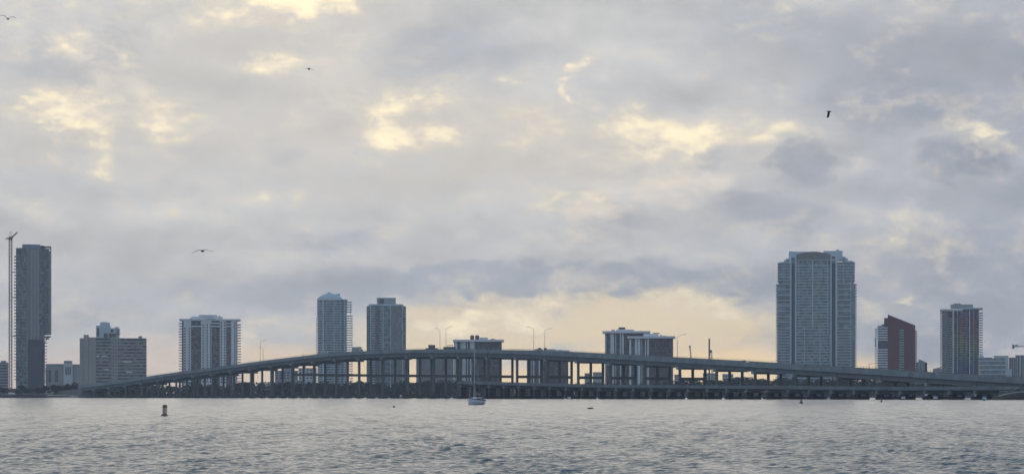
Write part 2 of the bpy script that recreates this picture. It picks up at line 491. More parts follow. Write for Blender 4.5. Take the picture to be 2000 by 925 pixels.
# ------------------------------------------------------------------ the high road bridge
E = np.array([.591, -.806]); NV = np.array([.806, .591])      # along (towards the right) and away from the camera
E /= np.linalg.norm(E); NV = np.array([-E[1], E[0]])
D0 = 1280.0
def t_of_px(px, d0=D0):
    k = (px - 1000) / F                     # x = k*y on the line (0,d0)+t*E
    return k * d0 / (E[0] - k * E[1])
def line_D(t, d0=D0): return d0 + t * E[1]
def bp(t, w, z, d0=D0):
    return (t * E[0] + w * NV[0], d0 + t * E[1] + w * NV[1], z)
TOP = [(120, 756.5), (155, 752.5), (240, 742), (286, 734.6), (350, 725.5), (420, 716.8), (471, 709.5), (540, 700.5), (598, 693.7), (650, 688.3), (715, 684.6), (793, 682),
       (880, 681.2), (981, 682.4), (1044, 684.7), (1150, 690.2), (1317, 699.3), (1440, 706), (1517, 710.6), (1674, 720), (1760, 725.6), (1810, 728.8), (1911, 734.3), (2000, 739.3), (2200, 750), (2400, 757)]
tt = np.array([t_of_px(p) for p, _ in TOP]); tz = np.array([zat(y, line_D(t)) for (_, y), t in zip(TOP, tt)])
def ztop(t):
    ts = np.linspace(t - 22, t + 22, 9)
    return float(np.mean(np.interp(ts, tt, tz)))
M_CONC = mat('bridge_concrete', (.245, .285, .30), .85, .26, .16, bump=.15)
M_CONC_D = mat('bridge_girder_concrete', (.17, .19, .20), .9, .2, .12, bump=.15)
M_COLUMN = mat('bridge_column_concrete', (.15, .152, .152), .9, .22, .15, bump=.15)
M_CAP = mat('pier_cap_concrete', (.30, .31, .31), .9, .15, .2)
M_ASPHALT = mat('asphalt', (.055, .055, .058), .9, .2, .3)
M_RAIL = mat('railing_metal', (.16, .17, .17), .6, .1, .5)
M_FOOT = mat('wet_footing', (.035, .035, .036), .8, .3, .4)

SPAN = 30.9
T_FIRST = t_of_px(1006) - 21 * SPAN
NSPAN = 37
BW = 24.0
PAR, FAS, GIR = 1.05, 1.3, 2.5          # parapet, slab fascia, girder heights
bridge = thing('road_bridge', 'long high concrete road bridge arching across the bay on tall columns', 'bridge', bp(0, 0, 0))
B0 = np.array(bp(0, 0, 0))
def bl(t, w, z): return tuple(np.array(bp(t, w, z)) - B0)
def beam(t0, t1, w0, w1, za0, za1, zb0, zb1):
    """a straight piece along the bridge between t0 and t1; z low/high at each end"""
    return MB().hexa([bl(t0, w0, za0), bl(t1, w0, zb0), bl(t1, w1, zb0), bl(t0, w1, za0), bl(t0, w0, za1), bl(t1, w0, zb1), bl(t1, w1, zb1), bl(t0, w1, za1)])
LAND_T = t_of_px(168)
rail = MB()
for i in range(NSPAN):
    t0 = T_FIRST + i * SPAN; t1 = t0 + SPAN
    a, b = ztop(t0), ztop(t1); g = .03
    obj('parapet', beam(t0 + g, t1 - g, 0, .4, a - PAR, a, b - PAR, b), M_CONC, bridge)
    obj('parapet', beam(t0 + g, t1 - g, BW - .4, BW, a - PAR, a, b - PAR, b), M_CONC, bridge)
    obj('median_barrier', beam(t0 + g, t1 - g, BW / 2 - .25, BW / 2 + .25, a - PAR, a - .2, b - PAR, b - .2), M_CONC, bridge)
    obj('deck_slab', beam(t0, t1, -.12, BW + .12, a - PAR - FAS, a - PAR - .004, b - PAR - FAS, b - PAR - .004), M_CONC, bridge)
    obj('road_surface', beam(t0, t1, .5, BW - .5, a - PAR, a - PAR + .03, b - PAR, b - PAR + .03), M_ASPHALT, bridge)
    for w in (1.0, 8.0, 15.0, 22.0):
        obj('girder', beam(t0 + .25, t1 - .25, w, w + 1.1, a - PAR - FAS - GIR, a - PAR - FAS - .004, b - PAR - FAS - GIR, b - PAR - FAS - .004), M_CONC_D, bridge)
    n = 14
    for w in (.2, BW - .2):
        for j in range(n):
            t = t0 + (j + .5) * SPAN / n; z = a + (b - a) * (j + .5) / n
            rail.bar(bl(t, w, z - .02), bl(t, w, z + .85), .10)
        rail.bar(bl(t0, w, a + .82), bl(t1, w, b + .82), .05)
o = obj('railing', rail, M_RAIL, bridge); tag(o, kind='stuff')
for i in range(NSPAN + 1):
    t = T_FIRST + i * SPAN; z = ztop(t) - PAR - FAS
    if line_D(t) < 905: continue
    px = 1000 + F * bp(t, 0, 0)[0] / bp(t, 0, 0)[1]
    cap_b = z - GIR - 1.3
    obj('pier_cap', beam(t - .95, t + .95, -.5, BW + .3, cap_b, z - GIR + .35, cap_b, z - GIR + .35), M_CAP, bridge)
    for w in (1.6, 11.2, 20.6):
        p = bl(t, w, 0)
        on_land = shore_D(1000 + F * bp(t, w, 0)[0] / bp(t, w, 0)[1]) < bp(t, w, 0)[1]
        rr = .82
        poly = [(p[0] + rr * math.cos(q), p[1] + rr * math.sin(q)) for q in np.linspace(0, 2 * math.pi, 10, endpoint=False)]
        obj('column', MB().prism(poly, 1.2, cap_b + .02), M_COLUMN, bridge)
        if not on_land:
            obj('footing', beam(t - 2.0, t + 2.0, w - 2.3, w + 2.3, -1.0, 1.2, -1.0, 1.2), M_FOOT, bridge)
    if 560 < px < 1345:
        zs = zat(np.interp(px, [560, 1000, 1345], [731, 735, 739.5]), line_D(t))
        obj('tie_beam', beam(t - .5, t + .5, 2.4, 20.0, zs - .85, zs + .85, zs - .85, zs + .85), M_COLUMN, bridge)
# abutment where the bridge comes down on the left shore
ab = MB()
tA = t_of_px(160); zA = ztop(tA) - PAR - FAS
ab.hexa([bl(tA - 60, -1.5, .2), bl(tA + 8, -1.5, .2), bl(tA + 8, BW + 1.5, .2), bl(tA - 60, BW + 1.5, .2),
         bl(tA - 60, -.1, zA - 3), bl(tA - 2, -.1, zA - .3), bl(tA - 2, BW + .1, zA - .3), bl(tA - 60, BW + .1, zA - 3)])
obj('abutment', ab, M_COLUMN, bridge)

# ------------------------------------------------------------------ the old low bridge in front (cut off at its left end)
D1 = 1213.0
OTOP = [(880, 743.0), (1000, 746.3), (1150, 750), (1300, 751), (1440, 751.8), (1600, 753.2), (1760, 754.4), (1900, 753.6), (1960, 753.4), (2300, 752)]
ot = np.array([t_of_px(p, D1) for p, _ in OTOP]); oz = np.array([zat(y, line_D(t, D1)) for (_, y), t in zip(OTOP, ot)])
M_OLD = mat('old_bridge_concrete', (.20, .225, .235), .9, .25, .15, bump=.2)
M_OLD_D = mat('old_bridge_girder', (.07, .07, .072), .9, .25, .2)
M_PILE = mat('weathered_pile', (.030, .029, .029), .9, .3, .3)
old = thing('fishing_pier', 'old low concrete bridge cut off at its left end, on dark piles in front', 'pier', bp(0, 0, 0, D1))
B1_ = np.array(bp(0, 0, 0, D1))
def ol(t, w, z): return tuple(np.array(bp(t, w, z, D1)) - B1_)
def obeam(t0, t1, w0, w1, za0, za1, zb0, zb1):
    return MB().hexa([ol(t0, w0, za0), ol(t1, w0, zb0), ol(t1, w1, zb0), ol(t0, w1, za0), ol(t0, w0, za1), ol(t1, w0, zb1), ol(t1, w1, zb1), ol(t0, w1, za1)])
OSP = 15.1; OT0 = t_of_px(900, D1); OW = 10.0
orail = MB()
ON = int((t_of_px(1952, D1) - OT0) / OSP) + 1
def ozt(t): return float(np.interp(t, ot, oz))
for i in range(-1, ON):
    t0 = OT0 + i * OSP if i >= 0 else OT0 - 3.6
    t1 = OT0 + (i + 1) * OSP
    a, b = ozt(t0), ozt(t1); g = .02
    obj('parapet', obeam(t0 + g, t1 - g, 0, .3, a - 1.0, a - .12, b - 1.0, b - .12), M_OLD, old)
    obj('parapet', obeam(t0 + g, t1 - g, OW - .3, OW, a - 1.0, a - .12, b - 1.0, b - .12), M_OLD, old)
    obj('deck_slab', obeam(t0, t1, -.15, OW + .15, a - 1.7, a - 1.004, b - 1.7, b - 1.004), M_OLD, old)
    for w in (.8, 4.4, 8.2):
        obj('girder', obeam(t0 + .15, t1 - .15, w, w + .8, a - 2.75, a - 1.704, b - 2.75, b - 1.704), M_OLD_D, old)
    n = 7
    for j in range(n):
        t = t0 + (j + .5) * (t1 - t0) / n; z = a + (b - a) * (j + .5) / n
        orail.bar(ol(t, .15, z - .14), ol(t, .15, z + .22), .07)
    orail.bar(ol(t0, .15, a + .2), ol(t1, .15, b + .2), .05)
tag(obj('railing', orail, M_RAIL, old), kind='stuff')
for i in range(ON + 1):
    t = OT0 + i * OSP; z = ozt(t)
    obj('pile_cap', obeam(t - .62, t + .62, -.75, OW + .5, z - 3.75, z - 1.95, z - 3.75, z - 1.95), M_OLD, old)
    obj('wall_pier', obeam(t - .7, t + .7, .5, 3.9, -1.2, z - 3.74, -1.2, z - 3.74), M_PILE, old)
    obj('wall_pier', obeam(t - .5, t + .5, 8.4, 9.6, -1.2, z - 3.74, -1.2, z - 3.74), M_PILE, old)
    obj('footing', obeam(t - .9, t + .9, -.2, OW - 1.0, -.6, 1.5, -.6, 1.5), M_PILE, old)

# ------------------------------------------------------------------ the towers of the far shore
GZ = 2.6
class Bld:
    """a building D metres away, laid out from its own middle; its front faces the bay"""
    def __init__(s, name, label, D, pxc, cat='building', group=None):
        s.D, s.c, s.s = D, pxc, D / F
        x = (pxc - 1000) * s.s
        s.root = thing(name, label, cat, (x, D, GZ), -math.atan2(x, D), group)
    def u(s, px): return (px - s.c) * s.s
    def z(s, py): return zat(py, s.D) - GZ
    def box(s, name, p0, p1, y0, y1, d0, d1, m, parent=None):
        """px columns p0..p1, rows y0 (top)..y1 (None: the ground), depth d0..d1 metres behind the front"""
        return obj(name, MB().box(s.u(p0), s.u(p1), d0, d1, s.z(y1) if y1 is not None else -1.5, s.z(y0)), m, parent or s.root)
    def prism(s, name, pts, y0, y1, m, parent=None, smooth=False):
        pts = [(s.u(p), d) for p, d in pts]
        return obj(name, MB().prism(pts, s.z(y1) if y1 is not None else -1.5, s.z(y0)), m, parent or s.root)
    def floors(s, name, p0, p1, d0, d1, y0, y1, step, m, thick=.28, rail=.8, railmat=None, sides=True, mats=None, skip=None, jitter=0):
        """one balcony slab with its parapet for each floor, sharing one mesh"""
        x0, x1 = s.u(p0), s.u(p1)
        mb = MB().box(x0, x1, d0, d1, -thick, 0)
        if rail:
            mb.box(x0, x1, d0 + .004, d0 + .12, .002, rail)
            if sides and d1 - d0 > .4:
                mb.box(x0 + .002, x0 + .12, d0 + .124, d1, .002, rail); mb.box(x1 - .12, x1 - .002, d0 + .124, d1, .002, rail)
        cache = {}
        n = int((y1 - y0) / step) + 1
        for i in range(n):
            if skip and skip(i): continue
            mm = mats(i) if mats else m
            if mm.name not in cache: cache[mm.name] = mb.mesh(name, mm)
            obj(name, cache[mm.name], None, s.root, (0, 0, s.z(y0 + i * step)))
    def piers(s, spans, y0, y1, d0, d1, m, name='pier'):
        for p0, p1 in spans: s.box(name, p0, p1, y0, y1, d0, d1, m)
    def windows(s, cols, y0, y1, step, wpx, hpx, d, m, name='window', skip=None):
        me = MB().box(-wpx / 2 * s.s, wpx / 2 * s.s, d - .05, d + .25, -hpx / 2 * s.s, hpx / 2 * s.s).mesh(name, m)
        n = int((y1 - y0) / step) + 1
        for c in cols:
            for i in range(n):
                if skip and random.random() < skip: continue
                obj(name, me, None, s.root, (s.u(c), 0, s.z(y0 + i * step)))

M_WHITE = mat('white_stucco', (.70, .735, .765), .8, .08, .15)
M_WHITE2 = mat('pale_stucco', (.56, .595, .625), .8, .10, .15)
M_PALEBLUE = mat('pale_blue_stucco', (.50, .60, .675), .8, .08, .15)
M_GREY = mat('grey_concrete', (.34, .36, .375), .85, .12, .12)
M_BEIGE = mat('beige_concrete', (.37, .365, .35), .85, .12, .12)
M_TAN = mat('tan_panel', (.27, .265, .245), .6, .10, .2)
M_BROWN = mat('brown_panel', (.125, .095, .095), .8, .2, .3)
M_RED = mat('red_wall', (.155, .052, .054), .8, .10, .12)
M_DARKROOF = mat('dark_roof_plant', (.10, .10, .11), .8, .2, .3)
M_WIN = mat('window_dark', (.03, .035, .045), .15, 0, spec=.6)
G_BLUE = glass('blue_glass', (.045, .066, .090), (.26, .30, .33), 2.0, 3.3, .55)
G_TEAL = glass('teal_glass', (.06, .10, .115), (.20, .27, .28), 3.4, 3.2, .5)
G_DARK = glass('dark_glass', (.025, .032, .042), (.12, .14, .16), 2.4, 3.0, .35)
G_BROWN = glass('brown_facade', (.055, .048, .052), (.22, .19, .19), 1.9, 2.9, .40, .4)
G_SLATE = glass('slate_panel', (.055, .068, .085), (.12, .14, .16), 2.6, 3.4, .5)
G_MIX = glass('curtained_glass', (.07, .085, .10), (.34, .36, .38), 3.0, 3.1, .3)

# --- curved glass tower being built, far left
b = Bld('glass_tower', 'tall curved glass tower under construction beside the tower crane', 2400, 65)
def arc(p0, p1, dep, n=10, d0=0.0):
    return [(p0 + (p1 - p0) * i / n, d0 + dep * (1 - math.sin(math.pi * i / n))) for i in range(n + 1)]
st = 6.15
b.prism('left_wing', [(32, 5), (44, 1.2), (55, 0), (55, 22), (32, 22)], 484, None, G_BLUE)
b.prism('center_bay', [(55.05, 0.0)] + [(55 + 21 * i / 8, -2.6 * math.sin(math.pi * i / 8)) for i in range(1, 8)] + [(76, 0), (76, 24), (55.05, 24)], 486, 663, glass('tan_fins', (.15, .155, .155), (.30, .29, .265), .9, 200, .6, .25))
b.prism('center_bay', [(55.05, 1), (76, 1), (87, 3), (87, 24), (55.05, 24)], 663.2, None, mat('dark_mesh_wrap', (.085, .095, .105), .8, .15, .3))
b.prism('right_wing', [(76.05, 0.3), (86.9, 1.4), (86.9, 22), (76.05, 22)], 485, 663.1, G_BLUE); b.prism('right_wing', [(86.95, 1.4), (95, 3.5), (95, 22), (86.95, 22)], 485, 653.5, G_BLUE)
b.prism('edge_fin', [(95.05, 3.6), (99.5, 5.5), (99.5, 20), (95.05, 20)], 489, 652, M_TAN)
b.prism('crown', [(44, 3), (52, .6), (62, -.4), (72, .4), (78, 2), (78, 18), (44, 18)], 477, 484.9, mat('crown_glass', (.16, .23, .31), .3, .1, .3))
b.box('roof_frame', 80, 99, 480, 481.6, 2, 16, M_DARKROOF); b.box('roof_frame', 97.4, 99.4, 481.7, 488.9, 3, 6, M_DARKROOF)
b.box('roof_frame', 86.5, 89, 481.7, 484.9, 3, 12, M_DARKROOF); b.box('roof_plant', 78.2, 86, 478.3, 484.8, 6, 16, M_DARKROOF); b.box('roof_frame', 90, 97.2, 484.2, 484.95, 3, 12, M_DARKROOF)
b.floors('balcony', 28.2, 33, 6, 18, 500, 742, st, M_GREY, .5, .35)
b.floors('floor_edge', 33.5, 54, -.45, 5, 498, 742, st, M_GREY, .35, 0)
b.floors('floor_edge', 77, 94.5, -.3, 3.4, 498, 655, st, mat('deep_blue_spandrel', (.07, .09, .14), .5, .1, .3), .9, 0)
b.floors('floor_edge', 56, 86, .55, 2.9, 669, 745, st, M_DARKROOF, .3, 0)
b.floors('balcony', 87, 91.6, 3, 20, 669, 745, st, M_GREY, .35, .3)
b.box('mullion', 52.4, 54.2, 500, 745, -.7, -.46, M_TAN); b.box('mullion', 88.6, 90.2, 500, 650, .4, .9, M_TAN)
b.floors('floor_edge', 33.5, 94, -.2, 5, 487.5, 496, 4.2, mat('deep_blue_spandrel', (.07, .09, .14)), .5, 0)
b.box('work_platform', 86, 98.5, 655.5, 658, 1, 14, M_DARKROOF); b.box('work_platform', 88, 95, 659, 661.5, 2, 12, M_DARKROOF)
o = b.root; obj('bracket', MB().bar((b.u(88), 6, b.z(668)), (b.u(92), 6, b.z(658)), .5), M_DARKROOF, o)

# --- edge and low buildings at the left
b = Bld('apartment_block', 'grey apartment block cut by the left edge of the picture', 2250, 2)
b.box('wall', -24, 15.5, 707, None, 0, 22, G_SLATE); b.floors('balcony', -24, 16.6, -1.2, 0, 711, 760, 5.6, M_GREY, .3, .9)
b.box('roof_plant', 2, 12, 703.5, 706.9, 4, 14, M_GREY)
b = Bld('low_apartments', 'low pale apartment building between the glass tower and the broad grey block', 2120, 122)
b.box('wall', 90, 124, 711, None, 2, 20, M_GREY); b.box('wall', 124.05, 141.5, 708, None, 0, 20, M_WHITE2); b.box('wall', 141.6, 160, 711.5, None, 2, 20, M_GREY)
b.box('roof_plant', 125, 140, 703.6, 707.9, 4, 14, M_GREY); b.box('roof_slab', 124.5, 142.4, 704.9, 705.6, 3, 15, M_GREY)
for c_ in (127.5, 131.5, 135.5): b.box('window', c_, c_ + 2.4, 716, 731, -.1, .3, M_WIN)
for c_ in (93.5, 107): b.box('window', c_, c_ + 7, 722, 745, 1.9, 2.4, G_SLATE)
b.floors('balcony', 86, 96, .4, 2, 722, 748, 5, M_GREY, .3, .8); b.box('roof_slab', 89.5, 123.8, 710, 710.95, 1.4, 20.4, M_GREY); b.box('roof_slab', 142.5, 160.4, 710.6, 711.45, 1.4, 20.4, M_GREY)

# --- broad slab and the stepped tower behind it
b = Bld('stepped_tower', 'small stepped pale tower rising behind the broad grey slab block', 2600, 211)
b.box('wall', 188, 216, 635.5, None, 0, 24, M_PALEBLUE); b.box('upper_block', 195.5, 214.5, 629, 635.4, 3, 18, M_PALEBLUE); b.box('upper_block', 199, 209, 628, 628.95, 5, 16, M_WHITE2)
b.prism('right_wing', [(216.1, 2), (227, 2), (231.5, 4), (233, 8), (233, 22), (216.1, 22)], 640, None, M_PALEBLUE); b.box('roof_plant', 225, 231, 637.5, 639.9, 6, 14, M_GREY)
b.floors('balcony', 227, 234.6, .6, 10, 643, 656, 4.4, M_GREY, .3, .8)
b.box('window', 190, 194, 640, 657, -.1, .3, M_WIN); b.box('window', 203, 210.5, 650.5, 659, -.1, .3, M_WIN); b.box('window', 212.5, 226, 650.5, 659, -.2, 2.2, M_BROWN); b.box('window', 216.5, 221.5, 642.5, 648, 1.9, 2.3, M_WIN)
b = Bld('slab_block', 'broad grey concrete slab apartment block above the left end of the bridge', 2000, 220)
b.box('end_wall', 157, 164.5, 660, None, 1.5, 20, M_GREY); b.box('end_wall', 164.6, 174, 653.4, None, .6, 20, M_BEIGE); b.box('end_wall', 174.6, 188, 658.2, None, 0, 20, M_BEIGE)
b.box('seam', 174, 174.6, 659, None, 1.2, 19, M_WIN)
b.box('wall', 188.05, 284, 660.2, None, 1.6, 20, G_MIX); b.box('center_wall', 217.5, 230, 657.5, None, .2, 20.4, M_BEIGE)
b.box('roof_slab', 188.2, 217.4, 658.8, 660.15, 0, 20.2, M_GREY); b.box('roof_slab', 230.1, 285, 659.6, 661, 0, 20.2, M_GREY); b.box('roof_plant', 270, 277, 655.4, 659.5, 5, 12, M_GREY)
b.floors('balcony', 188.4, 217.3, -.2, 1.55, 666, 760, 6.35, M_BEIGE, .3, 1.05); b.floors('balcony', 230.3, 284.5, -.2, 1.55, 667, 760, 6.35, M_BEIGE, .3, 1.05)
b.windows((221, 226.5), 663, 748, 6.35, 1.9, 2.3, .2, M_WIN)
b.box('end_fin', 284.05, 285.2, 661.1, None, -.3, 20, M_GREY)
for p0, p1, y in ((189, 195, 693.2), (199, 208, 693.4), (238, 257, 704.6), (204, 212, 720), (246, 258, 725)):
    b.box('awning', p0, p1, y, y + 2.3, -.45, -.25, M_WHITE)

# --- white tower with dotted piers
b = Bld('dotted_tower', 'blocky white tower with rows of small dark windows in its piers', 2200, 410)
b.box('core', 356, 463, 625.5, None, 1.2, 26, M_BROWN)
P3 = [(359, 373.5), (393, 413), (429, 441.5), (451, 461.5)]
b.piers(P3, 624, None, 0, 1.6, M_WHITE)
for p0, p1, y in ((374, 393, 640), (413.4, 428.6, 641), (441.8, 450.7, 641)):
    b.box('window_bay', p0, p1, y, None, .7, 1.15, G_BROWN)
    b.floors('spandrel', p0, p1, .3, 1.1, 625.5, y - 1, 6, M_WHITE, .25, 1.2, sides=False)
b.windows((362, 370), 641, 748, 5.25, 2.7, 3.0, 0, M_WIN); b.windows((397, 404.8, 411), 634, 748, 5.25, 2.6, 3.0, 0, M_WIN)
b.windows((432, 438.7), 630, 748, 5.25, 2.7, 3.0, 0, M_WIN); b.windows((458.3,), 630, 748, 5.25, 2.6, 3.0, 0, M_WIN)
b.box('groove', 400.4, 401.2, 630, None, -.06, .2, M_GREY)
b.box('roof_slab', 351, 469.4, 622.3, 625.3, -.5, 27, M_WHITE); b.box('roof_block', 374, 434.5, 617.5, 622.2, 4, 20, M_WHITE)
b.prism('roof_block', [(388, 6), (394, 3.2), (403, 2.2), (413, 2.6), (420, 4), (424, 6.5), (424, 18), (388, 18)], 614.2, 617.45, M_WHITE); b.box('window', 404, 421, 622.5, 623.4, -.56, 0, M_WIN)
b.box('roof_plant', 371, 374, 620.5, 622.2, 5, 9, M_DARKROOF)
b.box('roof_plant', 427, 430, 615.4, 617.4, 8, 12, M_GREY)
b.floors('balcony', 349.8, 358.8, 2, 22, 631, 758, 5.25, M_WHITE2, .3, .55); b.floors('balcony', 461.8, 470.2, 2, 22, 633, 758, 5.25, M_WHITE2, .3, .55)
b.box('window', 375, 383, 627, 633, .2, .28, M_WIN); b.box('window', 384.5, 392, 627, 633, .2, .28, M_WIN)

# --- domed tower
b = Bld('domed_tower', 'blue-grey balconied tower with a shallow domed roof', 2400, 650)
pts = [(621, 7), (626, 3), (634, .8), (645, 0), (656, .2), (666, 1.8), (673, 5), (677, 9), (677, 26), (621, 26)]
b.prism('core', pts, 586, None, G_BLUE)
bal = [(619.6, 7), (625.5, 2), (634, -.7), (645, -1.6), (656, -1.4), (666.5, .4), (674, 4), (678, 9), (678, 12), (619.6, 12)]
me = {}
def ring_floor(bb, name, poly, y0, y1, step, m, th, rail):
    pu = [(bb.u(p), d) for p, d in poly]
    mb = MB().prism(pu, -th, 0)
    inn = [(x * .985, d + .25) for x, d in pu]
    n = len(pu)
    if rail:
        for i in range(n - 3):
            (x0, a0), (x1, a1) = pu[i], pu[i + 1]
            mb.hexa([(x0, a0, 0), (x1, a1, 0), (x1, a1 + .15, 0), (x0, a0 + .15, 0), (x0, a0, rail), (x1, a1, rail), (x1, a1 + .15, rail), (x0, a0 + .15, rail)])
    mesh = mb.mesh(name, m)
    for i in range(int((y1 - y0) / step) + 1):
        obj(name, mesh, None, bb.root, (0, 0, bb.z(y0 + i * step)))
ring_floor(b, 'balcony', bal, 591.5, 752, 4.72, M_PALEBLUE, .3, .75)
b.piers([(630.3, 632.2), ], 586, None, -1.6, 1.2, mat('bright_white_stucco', (.78, .82, .86), .7, .04, .2)); b.piers([(636.8, 637.8)], 588, None, -1.75, .4, M_PALEBLUE); b.piers([(652, 653.2)], 588, None, -1.9, .2, M_PALEBLUE)
b.piers([(664, 665)], 588, None, -.8, 1.6, M_PALEBLUE); b.piers([(671.4, 672.8)], 584, None, 1.6, 5, M_WHITE2)
b.floors('side_balcony', 619, 621.2, 8, 18, 588, 618, 4.72, M_PALEBLUE, .4, .6); b.floors('side_balcony', 617, 621.2, 8, 18, 620, 752, 4.72, M_PALEBLUE, .4, .6)
b.floors('side_balcony', 677, 687.6, 12, 24, 588.5, 612, 4.72, M_PALEBLUE, .4, .5); b.floors('side_balcony', 677, 688.8, 12, 24, 615.6, 752, 4.72, M_PALEBLUE, .4, .5)
b.piers([(684.2, 685)], 588, 615, 13, 14, M_PALEBLUE, 'post'); b.piers([(687.2, 688)], 616, None, 13, 14, M_PALEBLUE, 'post')
def dome(bb, name, pc, dc, rx, y0, y1, prof, m, n=24, yd=.55, parent=None):
    rs = []
    for f_, h_ in prof:
        z = bb.z(y0) + (bb.z(y1) - bb.z(y0)) * h_
        rs.append([(bb.u(pc) + rx * bb.s * f_ * math.cos(a), dc + rx * bb.s * yd * f_ * math.sin(a), z) for a in np.linspace(0, 2 * math.pi, n, endpoint=False)])
    return obj(name, MB().rings(rs), m, parent or bb.root, smooth=False)
dome(b, 'roof_cornice', 644.5, 12, 25.5, 585.8, 582.5, [(.95, 0), (1, .3), (1, 1)], M_WHITE)
dr = dome(b, 'dome_roof', 644.5, 12, 24.5, 582.4, 571.5, [(1, 0), (.94, .22), (.80, .48), (.58, .74), (.34, .92), (.1, 1)], mat('dome_metal', (.45, .56, .66), .5, .05, .3))
dome(b, 'cupola', 643, 12, 5.5, 572.4, 569, [(1, 0), (.9, .3), (.45, .75), (.08, 1)], mat('dome_metal', (.45, .56, .66)), parent=dr)
b.box('roof_plant', 657, 664, 571.8, 578, 12, 18, M_PALEBLUE); b.box('roof_frame', 668, 679, 583.4, 584.6, 6, 20, M_PALEBLUE); b.box('roof_frame', 677.2, 678.6, 584.7, 588, 7, 9, M_PALEBLUE)

# --- tower with the flat crown and roof box
b = Bld('flat_crowned_tower', 'slim blue-grey tower with curved crown band and square roof box', 2450, 754)
pts = [(716, 6), (724, 2.5), (734, 3.8), (740, 3.4), (748, 0), (763, 0), (770, 1.2), (787, 3), (793, 6), (793, 28), (716, 28)]
b.prism('core', pts, 597, None, G_BLUE)
b.prism('glass_bay', [(749.2, -.4), (762.2, -.4), (762.2, .3), (749.2, .3)], 598, None, G_TEAL)
b.prism('side_bay', [(765, .2), (785.5, 2.1), (785.5, 2.8), (765, .9)], 598.5, None, glass('grey_bay', (.13, .145, .15), (.26, .27, .27), 1.7, 3.0, .5))
b.prism('dark_bay', [(733.5, 3.2), (741, 2.6), (741, 3.8), (733.5, 3.8)], 599, None, glass('mauve_bay', (.09, .09, .105), (.17, .17, .18), 1.9, 3.0, .5))
for p0, p1, d0 in ((723, 724.8, 1.9), (747.4, 749, -.8), (762.4, 763.7, -.7), (785.8, 787.2, 2.0)): b.box('pier', p0, p1, 596, None, d0, d0 + 3, M_PALEBLUE)
b.floors('balcony', 725, 733, 1.9, 4, 601, 752, 4.75, M_WHITE2, .3, .7); b.floors('balcony', 741.5, 747.2, -.1, 3, 601, 752, 4.75, M_PALEBLUE, .35, .8)
b.floors('floor_edge', 749.1, 762.3, -.62, -.4, 601, 752, 9.5, M_PALEBLUE, .3, 0); b.floors('balcony', 716.2, 722.6, 2.6, 6, 601, 752, 4.75, M_GREY, .3, .6); b.floors('balcony', 787.5, 792.8, 2.6, 6, 601, 752, 4.75, M_GREY, .3, .6)
b.floors('floor_edge', 765, 775, .2, .9, 601, 752, 4.75, M_GREY, .25, 0)
b.prism('crown', [(720, 5), (728, 1.6), (742, -.6), (754, -1.2), (768, -.6), (780, 1.4), (788, 4.5), (788, 27), (720, 27)], 593.2, 596.9, M_PALEBLUE)
b.box('roof_box', 736, 773, 581.2, 593.1, 6, 24, M_GREY); b.box('roof_trim', 735.6, 773.4, 580.6, 581.15, 5.8, 24.2, M_PALEBLUE); b.box('roof_recess', 741, 750, 582.5, 592.6, 5.9, 6.2, M_DARKROOF)
obj('antenna', MB().bar((b.u(741), 12, b.z(581)), (b.u(741), 12, b.z(573)), .14), M_GREY, b.root)

# --- plain blocks seen mostly under the bridge deck
b = Bld('plain_block', 'plain beige block seen between bridge columns with its rooftop boxes above the deck', 2080, 850)
b.box('wall', 813, 886, 684.5, None, 0, 20, glass('faint_grid', (.185, .19, .19), (.235, .24, .235), 2.4, 2.6, .5, .6))
b.box('roof_box', 836.5, 850, 672.6, 684.4, 5, 14, M_BROWN); b.prism('roof_box', [(831, 5), (855, 5), (855, 15), (831, 15)], 679, 684.45, M_DARKROOF)
b.box('roof_box', 866, 890, 676.4, 684.4, 3, 16, M_DARKROOF); b.box('roof_rail', 873, 885, 673.2, 673.9, 4, 14, M_DARKROOF)
for c_ in (873.5, 879, 884.2): b.box('rail_post', c_, c_ + .5, 674, 676.3, 4, 4.3, M_DARKROOF)
b.box('window_panel', 864.5, 872.5, 704.5, 724, -.12, .3, mat('ochre_panel', (.19, .155, .10), .7, .2, .4)); b.box('lit_window', 870.2, 872, 719, 721, -.2, -.13, mat('lit_window', (.9, .75, .5), .5, 0, emit=(1, .86, .6, 1.0)))
b.floors('floor_edge', 813.2, 862, -.1, .2, 697, 740, 5.4, M_GREY, .18, 0)

def brown_block(name, label, D, p0, p1, roof_y, whites, roofbits, rp0=None, rp1=None, dots=None, grid=None):
    b = Bld(name, label, D, (p0 + p1) / 2)
    b.box('core', p0, p1, roof_y + 4.5, None, 1, 22, G_BROWN)
    b.box('roof_slab', rp0 or p0 - 5, rp1 or p1 + 4, roof_y, roof_y + 4.2, -2.6, 25, M_WHITE)
    b.box('top_storey', p0 + 2, p1 - 2, roof_y + 4.25, roof_y + 6.6, .6, 21, M_BROWN)
    for w0, w1 in whites: b.box('pier', w0, w1, roof_y + 4.6, None, -.4, 1.4, M_WHITE)
    if grid:
        g0, g1, nb = grid
        for i in range(nb + 1): 
            c_ = g0 + (g1 - g0) * i / nb; b.box('mullion', c_ - .35, c_ + .35, roof_y + 6.7, None, .45, 1.0, M_BROWN)
        b.floors('spandrel', g0, g1, .5, 1.0, roof_y + 9, 756, 5.4, M_BROWN, .9, 0)
    for q in roofbits:
        if q[0] == 'tank':
            dome(b, 'roof_tank', (q[1] + q[2]) / 2, 9, (q[2] - q[1]) / 2, roof_y - .04, q[3], [(.9, 0), (1, .25), (1, .8), (.75, 1)], M_BROWN, 12, 1.0)
        else: b.box('roof_block', q[1], q[2], q[3], roof_y - .05 if len(q) < 5 else q[4], 5, 15, q[0])
    if dots: b.windows((dots,), roof_y + 10, 752, 4.6, 2.2, 2.0, -.4, M_WIN)
    return b
